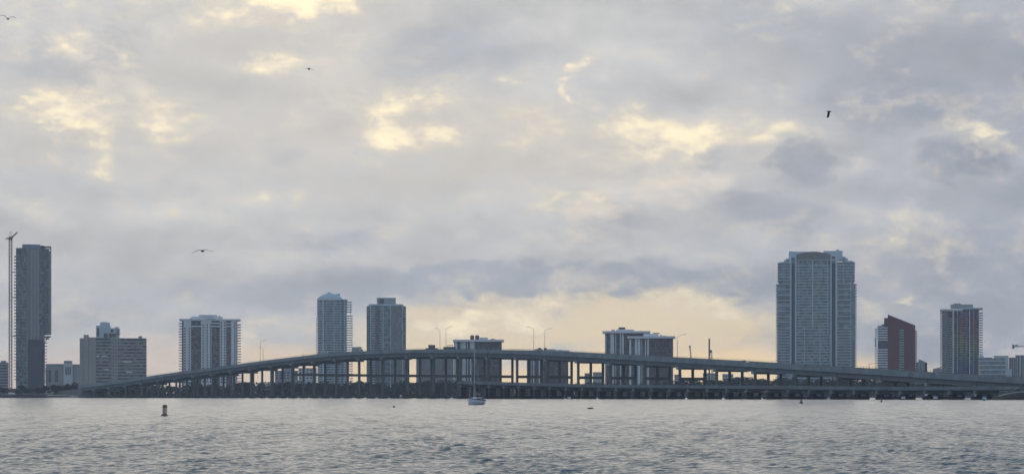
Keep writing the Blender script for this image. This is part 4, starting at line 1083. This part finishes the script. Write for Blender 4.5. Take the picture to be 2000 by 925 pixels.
obj('deck', MB().prism([(-3.15, -.9), (-.8, -1.2), (.6, -1.12), (1.9, -.76), (3.4, -.04), (3.4, .04), (1.9, .76), (.6, 1.12), (-.8, 1.2), (-3.15, .9)], .82, .96), M_HULL, boat)
cab = obj('cabin', MB().hexa([(-1.5, -.86, .96), (1.7, -.6, .98), (1.7, .6, .98), (-1.5, .86, .96), (-1.4, -.74, 1.5), (1.2, -.5, 1.42), (1.2, .5, 1.42), (-1.4, .74, 1.5)]), M_HULL, boat)
for x in (-1.0, -.2, .6):
    for sg in (-1, 1): obj('porthole', MB().box(x - .26, x + .26, sg * .78 - .1, sg * .78 + .1 , 1.12, 1.34), M_CARGLASS, cab)
obj('mast', MB().bar((.5, 0, .9), (.5, 0, zat(672, DB)), .085, 8, .06), M_ALU, boat)
obj('boom', MB().bar((.45, 0, 2.0), (-2.6, 0, 1.9), .06, 6), M_ALU, boat)
obj('furled_sail', MB().rings([[(x, r_ * math.cos(a), z + r_ * math.sin(a)) for a in np.linspace(0, 2*math.pi, 8, endpoint=False)] for x, r_, z in ((.42, .30, 2.5), (-.2, .26, 2.2), (-1.2, .20, 2.1), (-2.4, .12, 2.05))]), M_CANVAS, boat)
obj('sail_bag', MB().rings([[(.5 + r_ * math.cos(a), r_ * math.sin(a), z) for a in np.linspace(0, 2*math.pi, 8, endpoint=False)] for z, r_ in ((1.6, .34), (2.4, .30), (3.3, .18), (4.4, .08))]), M_CANVAS, boat)
obj('rigging', MB().bar((3.4, 0, 1.4), (.5, 0, zat(674, DB)), .018).bar((-3.1, 0, 1.0), (.5, 0, zat(673, DB)), .018).bar((.4, 1.15, 1), (.5, 0, zat(690, DB)), .015).bar((.4, -1.15, 1), (.5, 0, zat(690, DB)), .015), M_ALU, boat)
obj('outboard', MB().box(-3.7, -3.3, -.18, .18, .7, 1.35).bar((-3.5, 0, .75), (-3.5, 0, -.3), .09), M_NAVY, boat)
obj('rail', MB().bar((-3.1, -.85, .95), (-3.1, -.85, 1.55), .025).bar((-3.1, .85, .95), (-3.1, .85, 1.55), .025).bar((-3.1, -.85, 1.55), (-3.1, .85, 1.55), .025).bar((2.6, -.4, 1.2), (3.3, 0, 1.85), .025).bar((2.6, .4, 1.2), (3.3, 0, 1.85), .025), M_ALU, boat)
obj('cockpit_cover', MB().hexa([(-2.9, -.7, 1.0), (-1.6, -.8, 1.0), (-1.6, .8, 1.0), (-2.9, .7, 1.0), (-2.7, -.5, 1.7), (-1.7, -.6, 1.85), (-1.7, .6, 1.85), (-2.7, .5, 1.7)]), M_NAVY, boat)

def lathe(prof, n=16):
    return MB().rings([[(r_ * math.cos(a), r_ * math.sin(a), z) for a in np.linspace(0, 2*math.pi, n, endpoint=False)] for r_, z in prof])
Db = 1.8 * F / (811.5 - HY); sb = Db / F
M_BW = mat('buoy_white', (.60, .57, .53), .6, .3, 4)
M_BO = mat('buoy_orange', (.36, .17, .09), .6, .25, 4)
by = thing('marker_buoy', 'weathered orange and white cylinder buoy nearest the camera at the left', 'buoy', at(321.5, Db, 0)); by.rotation_euler = (0, R(2), 0)
hb = 22 * sb
obj('float_collar', lathe([(.10, -.35), (.32, -.3), (.36, -.05), (.33, .08), (.22, .12)]), mat('buoy_collar', (.10, .11, .10), .7, .3, 3), by)
shaft = obj('shaft', lathe([(.20, .1), (.205, hb - .16), (.19, hb - .15)]), M_BW, by)
obj('orange_band', lathe([(.21, hb - .28), (.212, hb - .12), (.17, hb - .02), (.06, hb)]), M_BO, shaft)
obj('orange_band', lathe([(.209, .12), (.209, .24)]), M_BO, shaft)
dm = MB()
for q in range(4):                       # diamond warning mark, standing off the shaft
    a0 = R(-108)
    def dp(aa, zz, rr): return (rr * math.cos(a0 + aa), rr * math.sin(a0 + aa), zz)
    c0 = [(0, .74), (.62, .5), (0, .26), (-.62, .5)]; c1 = [(0, .64), (.42, .5), (0, .36), (-.42, .5)]
    i, j = q, (q + 1) % 4
    dm.hexa([dp(*c0[i], .20), dp(*c0[j], .20), dp(*c1[j], .20), dp(*c1[i], .20), dp(*c0[i], .214), dp(*c0[j], .214), dp(*c1[j], .214), dp(*c1[i], .214)])
obj('diamond_mark', dm, M_BO, shaft)
def small_buoy(label, px, yb, yt, wpx, m, top):
    d = 1.8 * F / (yb - HY); s = d / F
    r = thing('channel_buoy', label, 'buoy', at(px, d, 0)); h = (yb - yt) * s; w = wpx * s / 2
    obj('float', lathe([(w * .6, -.5), (w, -.2), (w, .35), (w * .7, .5)]), m, r)
    obj('tower', lathe([(w * .42, .45), (w * .30, h * .8)], 8), m, r)
    obj('topmark', lathe([(w * .40, h * .62), (w * .40, h * .92), (w * .2, h)], 10) if top else lathe([(w * .2, h * .8), (w * .32, h * .9), (w * .05, h)], 8), m, r)
M_BUOYG = mat('buoy_grey_green', (.13, .16, .16), .7, .2, 1)
small_buoy('grey channel buoy in the water before the broad tower', 1565, 787.2, 779.3, 6.5, M_BUOYG, True)
small_buoy('thin dark channel buoy in the water left of the red tower', 1721.5, 784.5, 775, 3.6, M_BUOYG, False)
small_buoy('small dark buoy close to the old bridge near its right end', 1922, 782, 778, 5, M_BUOYG, False)
d = 1.8 * F / (798 - HY)
fl = thing('floating_log', 'short dark log floating in open water right of the sailboat', 'log', at(1153, d, 0), R(8))
obj('trunk', MB().rings([[(x, r_ * math.cos(a), .06 + z + r_ * math.sin(a)) for a in np.linspace(0, 2*math.pi, 9, endpoint=False)] for x, r_, z in ((-.40, .05, 0), (-.37, .11, .0), (-.1, .13, .02), (.2, .12, .02), (.38, .08, 0), (.41, .03, 0))]), mat('wet_wood', (.035, .028, .022), .5, .3, 5), fl)
obj('branch_stub', MB().bar((.1, 0, .12), (.16, -.05, .27), .04, 6, .025), mat('wet_wood', (.035, .028, .022)), fl)
d = 1.8 * F / (795 - HY)
fl = thing('mooring_ball', 'small dark mooring ball left of the sailboat', 'buoy', at(769.5, d, 0))
obj('ball', lathe([(.05, -.12), (.17, -.05), (.20, .06), (.16, .18), (.05, .25)]), M_NAVY, fl); obj('ring', lathe([(.05, .24), (.06, .30), (.03, .33)], 8), M_ALU, fl)

# ------------------------------------------------------------------ channel fender and signs below the bridge
M_TIMBER = mat('fender_timber', (.04, .038, .036), .9, .3, .5)
fe = thing('channel_fender', 'dark timber fender with walkway at the waterline below the crest of the bridge', 'fender', bp(0, 0, 0))
tf0, tf1 = t_of_px(779), t_of_px(884)
k_ = int((tf1 - tf0) / 6)
for i in range(k_ + 1):
    t = tf0 + (tf1 - tf0) * i / k_; p = bl(t, -6, 0)
    obj('pile', MB().bar((p[0], p[1], -1), (p[0], p[1], 3.5 + (.5 if i % 3 == 0 else 0)), .3, 8), M_TIMBER, fe)
def fb_(w0, w1, z0, z1): return MB().hexa([bl(tf0 - 1, w0, z0), bl(tf1 + 1, w0, z0), bl(tf1 + 1, w1, z0), bl(tf0 - 1, w1, z0), bl(tf0 - 1, w0, z1), bl(tf1 + 1, w0, z1), bl(tf1 + 1, w1, z1), bl(tf0 - 1, w1, z1)])
for z0, z1 in ((.2, .7), (1.0, 1.5), (1.8, 2.3)): obj('waler', fb_(-6.62, -6.34, z0, z1), M_TIMBER, fe)
obj('walkway', fb_(-5.6, -4.4, 2.9, 3.1), M_TIMBER, fe); obj('hand_rail', fb_(-5.6, -5.5, 4.0, 4.1), M_TIMBER, fe)
M_SIGN = mat('sign_white', (.72, .74, .78), .5, .04, 1)
def sign(label, px, y0, y1, p0, p1, d0, w):
    t = t_of_px(px, d0)
    for _ in range(4):
        p = bp(t, w, 0, d0); t += ((px - 1000) / F * p[1] - p[0]) / E[0] * .6
    p = bp(t, w, 0, d0); s = p[1] / F
    r = thing('channel_sign', label, 'sign', (p[0], p[1], 0), 0, 'white boards at the waterline')
    obj('board', MB().box((p0 - px) * s, (p1 - px) * s, -.1, 0, zat(y1, p[1]), zat(y0, p[1])), M_SIGN, r)
    obj('post', MB().bar((0, .12, -1), (0, .12, zat(y0, p[1]) + .1), .12, 6), M_PILE, r)
sign('white board on the fender below the plain beige block', 784.5, 770.4, 774.4, 781.5, 787.5, D0, -6.9)
sign('white board at the waterline below the low striped block', 1111.5, 774, 778, 1108.5, 1115, D1, -1.6)
sign('white board on a pile left of the rainbow tower', 1809, 768.8, 772.2, 1806.4, 1811.6, D1, -1.6)
sign('white board on a pile below the right side of the rainbow tower', 1904.5, 769.4, 772.6, 1903, 1906.6, D1, -1.6)
sign('low white board at the waterline right of the rainbow tower', 1922.5, 774.6, 779, 1918.8, 1927, D1, -1.6)
sign('white board at the waterline beneath the red tower', 1763, 773.6, 777.6, 1760.4, 1768, D1, -1.6)
sign('white board at the waterline between the red and rainbow towers', 1827, 773.6, 777.8, 1823, 1831.6, D1, -1.6)

# ------------------------------------------------------------------ near shore at the right edge
M_SCRUB = mat('near_shore_earth', (.06, .06, .05), .95, .3, .3)
mb = MB(); nx_ = 26
for i in range(nx_):
    px = 1930 + i * 20
    dS = 905 - 1.2 * i
    for dd, z in ((0, -.4), (2, .8 + .3 * math.sin(i)), (8, 1.6 + min(2.2, i * .5)), (22, 2.6 + min(3.0, i * .6)), (80, 3.0), (110, -.5)):
        if i == 0: z = -.5
        mb.v.append(((px - 1000) * (dS + dd) / F, dS + dd, z))
for i in range(nx_ - 1):
    for j in range(5): mb.f.append((i*6 + j, (i+1)*6 + j, (i+1)*6 + j + 1, i*6 + j + 1))
tag(obj('near_shore', mb, M_SCRUB), 'dark scrubby bank at the right edge under the bridges', kind='structure')
rp = MB(); k = 12
for i in range(k + 1):
    f_ = i / k; px = 1951 + 55 * f_; y = 771.5 - 8.0 * math.sin(f_ * math.pi / 2)
    d = 902; x = (px - 1000) * d / F
    rp.v += [(x, d - 1.2, zat(y + 1.4, d)), (x, d - 1.2, zat(y, d)), (x, d + 2.2, zat(y, d)), (x, d + 2.2, zat(y + 1.4, d))]
for i in range(k):
    for j in range(4): rp.f.append((i*4 + j, (i+1)*4 + j, (i+1)*4 + (j+1) % 4, i*4 + (j+1) % 4))
rp.f += [(3, 2, 1, 0), (k*4, k*4+1, k*4+2, k*4+3)]
tag(obj('concrete_ramp', rp, mat('pale_concrete', (.34, .36, .36), .9, .2, .4)), 'pale curved concrete ramp rising from the bank at the right edge', 'ramp')
ki = thing('kiosk', 'low kiosk with pale teal roof under the right end of the bridge', 'kiosk', at(1976, 925, 3.0))
s = 925 / F
obj('roof', MB().box(-12.5 * s, 12.5 * s, -2, 2, zat(758, 925) - 3, zat(754.6, 925) - 3), mat('teal_roof', (.24, .34, .35), .6, .1, 1), ki)
obj('wall', MB().box(-11 * s, 11 * s, -1.5, 1.5, -.6, zat(758, 925) - 3.002), M_BROWN, ki)

# ------------------------------------------------------------------ birds
M_BIRD = mat('bird_dark', (.035, .035, .04), .8, .1, 5)
def bird(name, label, px, py, D, span, wing, body_len=.5, yaw=0, roll=0, body_r=.07, chord=.16):
    """wing: list of (fraction of half span, height as a fraction of half span, sweep) from the root outwards, for left then right"""
    r = thing(name, label, 'bird', at(px, D, zat(py, D)), R(yaw)); r.rotation_euler = (0, R(roll), R(yaw))
    n = 10; L2 = body_len / 2
    prof = [(-1, .12), (-.8, .35), (-.45, .85), (0, 1), (.4, .85), (.62, .55), (.72, .58), (.85, .45), (.95, .18), (1.12, .04)]
    m = MB(); m.rings([[(body_r * q * math.cos(a), L2 * y, body_r * q * math.sin(a) * .9) for a in np.linspace(0, 2*math.pi, n, endpoint=False)] for y, q in prof])
    hs = span / 2
    for sg, w in ((-1, wing[0]), (1, wing[1])):
        rs = []
        for i, (f_, h_, sw) in enumerate(w):
            c_ = chord * (1.0 if f_ < .5 else 1.0 - .8 * ((f_ - .5) / .5) ** 1.4) + .01
            th_ = .022 * (1 - .7 * f_) + .006
            x, z, y = sg * hs * f_, hs * h_, sw * hs
            rs.append([(x, y + c_ * .5, z), (x, y + c_ * .1, z + th_), (x, y - c_ * .5, z), (x, y + c_ * .1, z - th_ * .6)])
        if sg < 0: rs = [list(reversed(q)) for q in rs]
        m.rings(rs)
    m.f.append(())if False else None
    k = len(m.v)                                      # fanned tail
    m.hexa([(-.03, -L2 * .85, -.008), (.03, -L2 * .85, -.008), (.07, -L2 * 1.35, -.006), (-.07, -L2 * 1.35, -.006), (-.03, -L2 * .85, .008), (.03, -L2 * .85, .008), (.07, -L2 * 1.35, .004), (-.07, -L2 * 1.35, .004)])
    obj('body', m, M_BIRD, r)
    obj('beak', MB().bar((0, L2 * 1.05, 0), (0, L2 * 1.32, -.012), .018, 5, .004), mat('beak_horn', (.12, .09, .05), .5, 0), r)
gull = [(0, .0, 0), (.2, .14, .02), (.42, .34, .05), (.55, .38, .05), (.75, .32, 0), (1, .22, -.08)]
bird('gull', 'dark gull with arched M-shaped wings at the top left corner', 15.5, 37.5, 165, 1.32, (gull, gull), .5, 20, 5)
soar = [(0, .03, 0), (.18, .12, .02), (.4, .10, .03), (.7, -.02, 0), (.88, -.04, -.04), (1, .02, -.08)]
soar2 = [(0, .03, 0), (.18, .11, .02), (.4, .07, .03), (.7, -.06, 0), (1, -.16, -.08)]
bird('soaring_bird', 'large dark bird gliding with level outstretched wings above the left ramp', 395.5, 490, 190, 2.15, (soar, soar2), .9, 170, 0, .10, .24)
thin = [(0, .03, 0), (.3, .10, .02), (.6, .14, .02), (1, .16, -.05)]; thin2 = [(0, .03, 0), (.3, .02, .02), (.6, -.05, .02), (1, -.22, -.05)]
bird('small_bird', 'small distant bird with faint thin wings, highest of the middle of the sky', 603.5, 135, 260, 1.3, (thin2, thin), .6, 175, 0, .14, .06)
dive = [(0, 0, 0), (.3, -.25, .02), (.6, -.68, .02), (.85, -1.1, -.03), (1, -1.35, -.06)]
fold = [(0, 0, 0), (.05, -.2, -.02), (.10, -.6, -.1), (.08, -1.0, -.2), (.04, -1.3, -.3)]
bird('diving_bird', 'dark bird with its wings swept straight down against the right-hand clouds', 1619, 218, 200, .9, (fold, fold), .48, -80, 0, .085, .2)

# ------------------------------------------------------------------ trees
def leaf_mat(name, c_):
    return mat(name, c_, .8, .45, .35, spec=.15)
L_MATS = [leaf_mat('foliage_olive', (.050, .058, .030)), leaf_mat('foliage_green', (.042, .058, .030)), leaf_mat('foliage_dark', (.032, .042, .026))]
M_BARK = mat('bark', (.06, .05, .04), .95, .3, 1)
def leaves(m, rng, c, rad, n, size):
    """n leaf-clump faces spread through an uneven ellipsoid"""
    d = rng.normal(size=(n, 3)); d /= np.linalg.norm(d, axis=1)[:, None]
    rr = rng.uniform(.45, 1.0, n) ** .6
    P_ = d * rr[:, None] * np.array(rad) + np.array(c)
    A = rng.normal(size=(n, 3)); A /= np.linalg.norm(A, axis=1)[:, None]
    B_ = np.cross(A, rng.normal(size=(n, 3))); B_ /= np.linalg.norm(B_, axis=1)[:, None]
    sz = size * rng.uniform(.6, 1.3, n)[:, None]
    k = len(m.v)
    q = np.stack([P_ - A * sz, P_ - B_ * sz * .6, P_ + A * sz, P_ + B_ * sz * .6], 1).reshape(-1, 3)
    m.v += [tuple(v) for v in q]
    m.f += [(k + 4*i, k + 4*i + 1, k + 4*i + 2, k + 4*i + 3) for i in range(n)]
TREES = []
for v_ in range(6):
    rng = np.random.default_rng(40 + v_)
    cm = MB(); tm = MB()
    hgt = 1.0
    tm.bar((0, 0, -.06), (.01, 0, .22), .030, 7, .022)
    nl = 9
    for i in range(nl):
        a = rng.uniform(0, 6.28); r_ = rng.uniform(.05, .40); z = rng.uniform(.34, .82) - r_ * .3
        e_ = (r_ * math.cos(a), r_ * math.sin(a), z)
        tm.bar((.01, 0, .2), e_, .014, 5, .005)
        rad = rng.uniform(.13, .22)
        leaves(cm, rng, e_, (rad * 1.25, rad * 1.25, rad * .8), 170, .040)
    TREES.append((cm.mesh('crown', L_MATS[v_ % 3]), tm.mesh('trunk', M_BARK)))
tcount = 0
def tree(px, D, ytop, label, group, spread=1.0, zbase=None):
    global tcount
    cm, tm = TREES[tcount % 6]; tcount += 1
    zb = 2.6 if zbase is None else zbase
    h = zat(ytop, D) - zb
    r = thing('shore_tree', label, 'tree', at(px, D, zb), random.uniform(0, 6.28), group); r.scale = (h * spread, h * spread, h)
    obj('crown', cm, None, r); obj('trunk', tm, None, r)
GT = 'trees on the left shore'
for px, dd, yt, lb, sp in (
    (6, 60, 752, 'dark round tree at the left edge of the shore', 1.4), (22, 40, 755, 'low dark tree left of the tower crane foot', 1.5), (42, 50, 749.5, 'dark tree directly beneath the left wing of the glass tower', 1.2),
    (53, 30, 754, 'smaller tree beneath the middle of the glass tower', 1.3), (70, 70, 751, 'brownish tree beneath the right side of the glass tower', 1.3), (88, 60, 750, 'tree below the right edge of the glass tower', 1.2),
    (106, 50, 746.5, 'dark tree before the low pale apartment building', 1.2), (120, 45, 748.5, 'broad dark tree right of the low apartment building entrance', 1.2), (133, 55, 748, 'dark tree between the low apartments and the ramp end', 1.1),
    (143, 40, 742.5, 'tallest dark tree next to the foot of the bridge ramp', 1.0), (30, 75, 757, 'low brush-like tree behind the parked white van', 1.6), (152, 60, 750, 'small tree half hidden by the end of the bridge', 1.2)):
    tree(px, shore_D(px) + dd, yt, lb, GT, sp)
GW = 'trees standing out of the wood under the bridge'
for px, yt, lb in ((470, 741, 'dark tree under the bridge at the right foot of the dotted white tower'), (549, 744, 'rounded tree under the bridge in front of the stepped grey low building'), (566, 741, 'taller tree under the bridge by the right end of the stepped grey low building'),
               (628, 738, 'tree under the bridge at the foot of the domed tower'), (655, 744, 'low tree under the bridge below the middle of the domed tower'), (700, 740, 'tree under the bridge in the gap between domed and flat-crowned towers'),
               (745, 746, 'low tree under the bridge before the flat-crowned tower'), (800, 741, 'tree under the bridge just right of the flat-crowned tower'), (835, 740, 'tree under the bridge at the left half of the plain beige block'), (866, 741, 'tree under the bridge at the right half of the plain beige block'),
               (1120, 743, 'tree under the bridge just right of the low striped block'), (1336, 736, 'tree under the bridge beside the white low house'), (1360, 731, 'tallest tree under the bridge left of the pile-driver mast'),
               (1404, 737, 'tree under the bridge right of the pile-driver mast'), (1440, 731, 'dark tree under the bridge in the gap left of the broad tower'), (1470, 730, 'broad dark tree under the bridge near the left side of the broad tower'),
               (1500, 733, 'dark tree under the bridge touching the left corner of the broad tower'), (1650, 736, 'tree under the bridge at the right corner of the broad tower'), (1690, 737, 'tree under the bridge between the broad tower and the red tower')):
    tree(px, shore_D(px) + random.uniform(30, 70), yt, lb, GW, 1.15)
# the wood itself reads as one dark mass
rng = np.random.default_rng(5)
wood = MB()
PROF = [(155, 762), (200, 756), (300, 750), (400, 748), (470, 747), (560, 747), (600, 744), (640, 745), (700, 743), (760, 748), (800, 744), (880, 742), (960, 748), (1050, 750), (1150, 746), (1250, 750), (1330, 742), (1400, 742), (1440, 736), (1560, 738), (1700, 739), (1760, 744), (1900, 748), (2100, 748)]
px = 168
while px < 2080:
    d = shore_D(px) + rng.uniform(14, 60); yt = np.interp(px, [p for p, _ in PROF], [y for _, y in PROF]) + rng.uniform(-1.5, 5)
    zt = zat(yt, d); x = (px - 1000) * d / F
    z = 1.5
    while z < zt - 1.5:
        r_ = rng.uniform(2.2, 3.6)
        leaves(wood, rng, (x + rng.uniform(-2, 2), d + rng.uniform(-4, 4), min(z, zt - r_ * .7)), (r_ * 1.5, r_ * 1.2, r_ * 1.0), 90, .85)
        z += r_ * 1.15
    px += rng.uniform(3.2, 6.0)
px = 0
while px < 2050:                                     # mangrove fringe along the seawall
    d = shore_D(px) + rng.uniform(3, 8); x = (px - 1000) * d / F
    if not 90 < px < 180:
        leaves(wood, rng, (x, d, 2.2 + rng.uniform(-.3, .5)), (2.2, 1.6, .8), 18, .55)
    px += rng.uniform(2.5, 6)
px = 1955
while px < 2120:                                     # scrub on the near bank at the right
    d = 906 + rng.uniform(0, 8); x = (px - 1000) * d / F
    leaves(wood, rng, (x, d, 2.6 + rng.uniform(-.4, .8)), (1.6, 1.4, .9), 60, .22); px += rng.uniform(4, 8)
tag(obj('shore_woodland', wood, L_MATS[2]), 'dark woodland and scrub along the far shore under the bridge', kind='stuff')

# ------------------------------------------------------------------ parked van and cars on the left shore
def parked(label, px, dd, color, kind='car', yaw=0):
    d = shore_D(px) + dd; z = 2.0 if dd < 40 else 2.6
    r = thing('parked_' + kind, label, kind, at(px, d, z), R(yaw), 'vehicles parked on the left shore')
    if kind == 'van':
        obj('body', MB().hexa([(-2.8, -1, .4), (2.8, -1, .4), (2.8, 1, .4), (-2.8, 1, .4), (-2.7, -.95, 2.5), (1.6, -.95, 2.5), (1.6, .95, 2.5), (-2.7, .95, 2.5)]), color, r)
        obj('windscreen', MB().hexa([(2.1, -.8, 1.5), (2.36, -.8, 1.5), (2.36, .8, 1.5), (2.1, .8, 1.5), (1.55, -.75, 2.35), (1.76, -.75, 2.35), (1.76, .75, 2.35), (1.55, .75, 2.35)]), M_CARGLASS, r)
    else:
        obj('body', car_mesh(), color, r); obj('cabin', cabin_mesh(), M_CARGLASS, r)
    wm = wheel_mesh().mesh('wheel', M_TYRE)
    for x in (-1.5, 1.5):
        for y in (-.82, .82): obj('wheel', wm, None, r, (x, y, .33))
parked('white van parked on the left shore below the glass tower', 25, 14, paint('white', (.75, .76, .77)), 'van')
parked('pale car parked left of the white van', 10, 16, paint('silver', (.45, .47, .49)))
parked('grey car parked right of the white van', 40, 16, paint('grey', (.2, .21, .22)))
parked('white car parked below the right edge of the glass tower', 83, 16, paint('white', (.75, .76, .77)))

# ------------------------------------------------------------------ air
hz = bpy.data.materials.new('haze'); hz.use_nodes = True
t_ = hz.node_tree; t_.nodes.clear()
pv = t_.nodes.new('ShaderNodeVolumePrincipled'); pv.inputs['Density'].default_value = 1.0e-4; pv.inputs['Color'].default_value = (.80, .88, .97, 1)
ou = t_.nodes.new('ShaderNodeOutputMaterial'); t_.links.new(pv.outputs[0], ou.inputs['Volume'])
tag(obj('haze', MB().box(-3600, 3600, -450, 3700, -3, 200), hz), 'thin evening haze over the bay', kind='stuff')
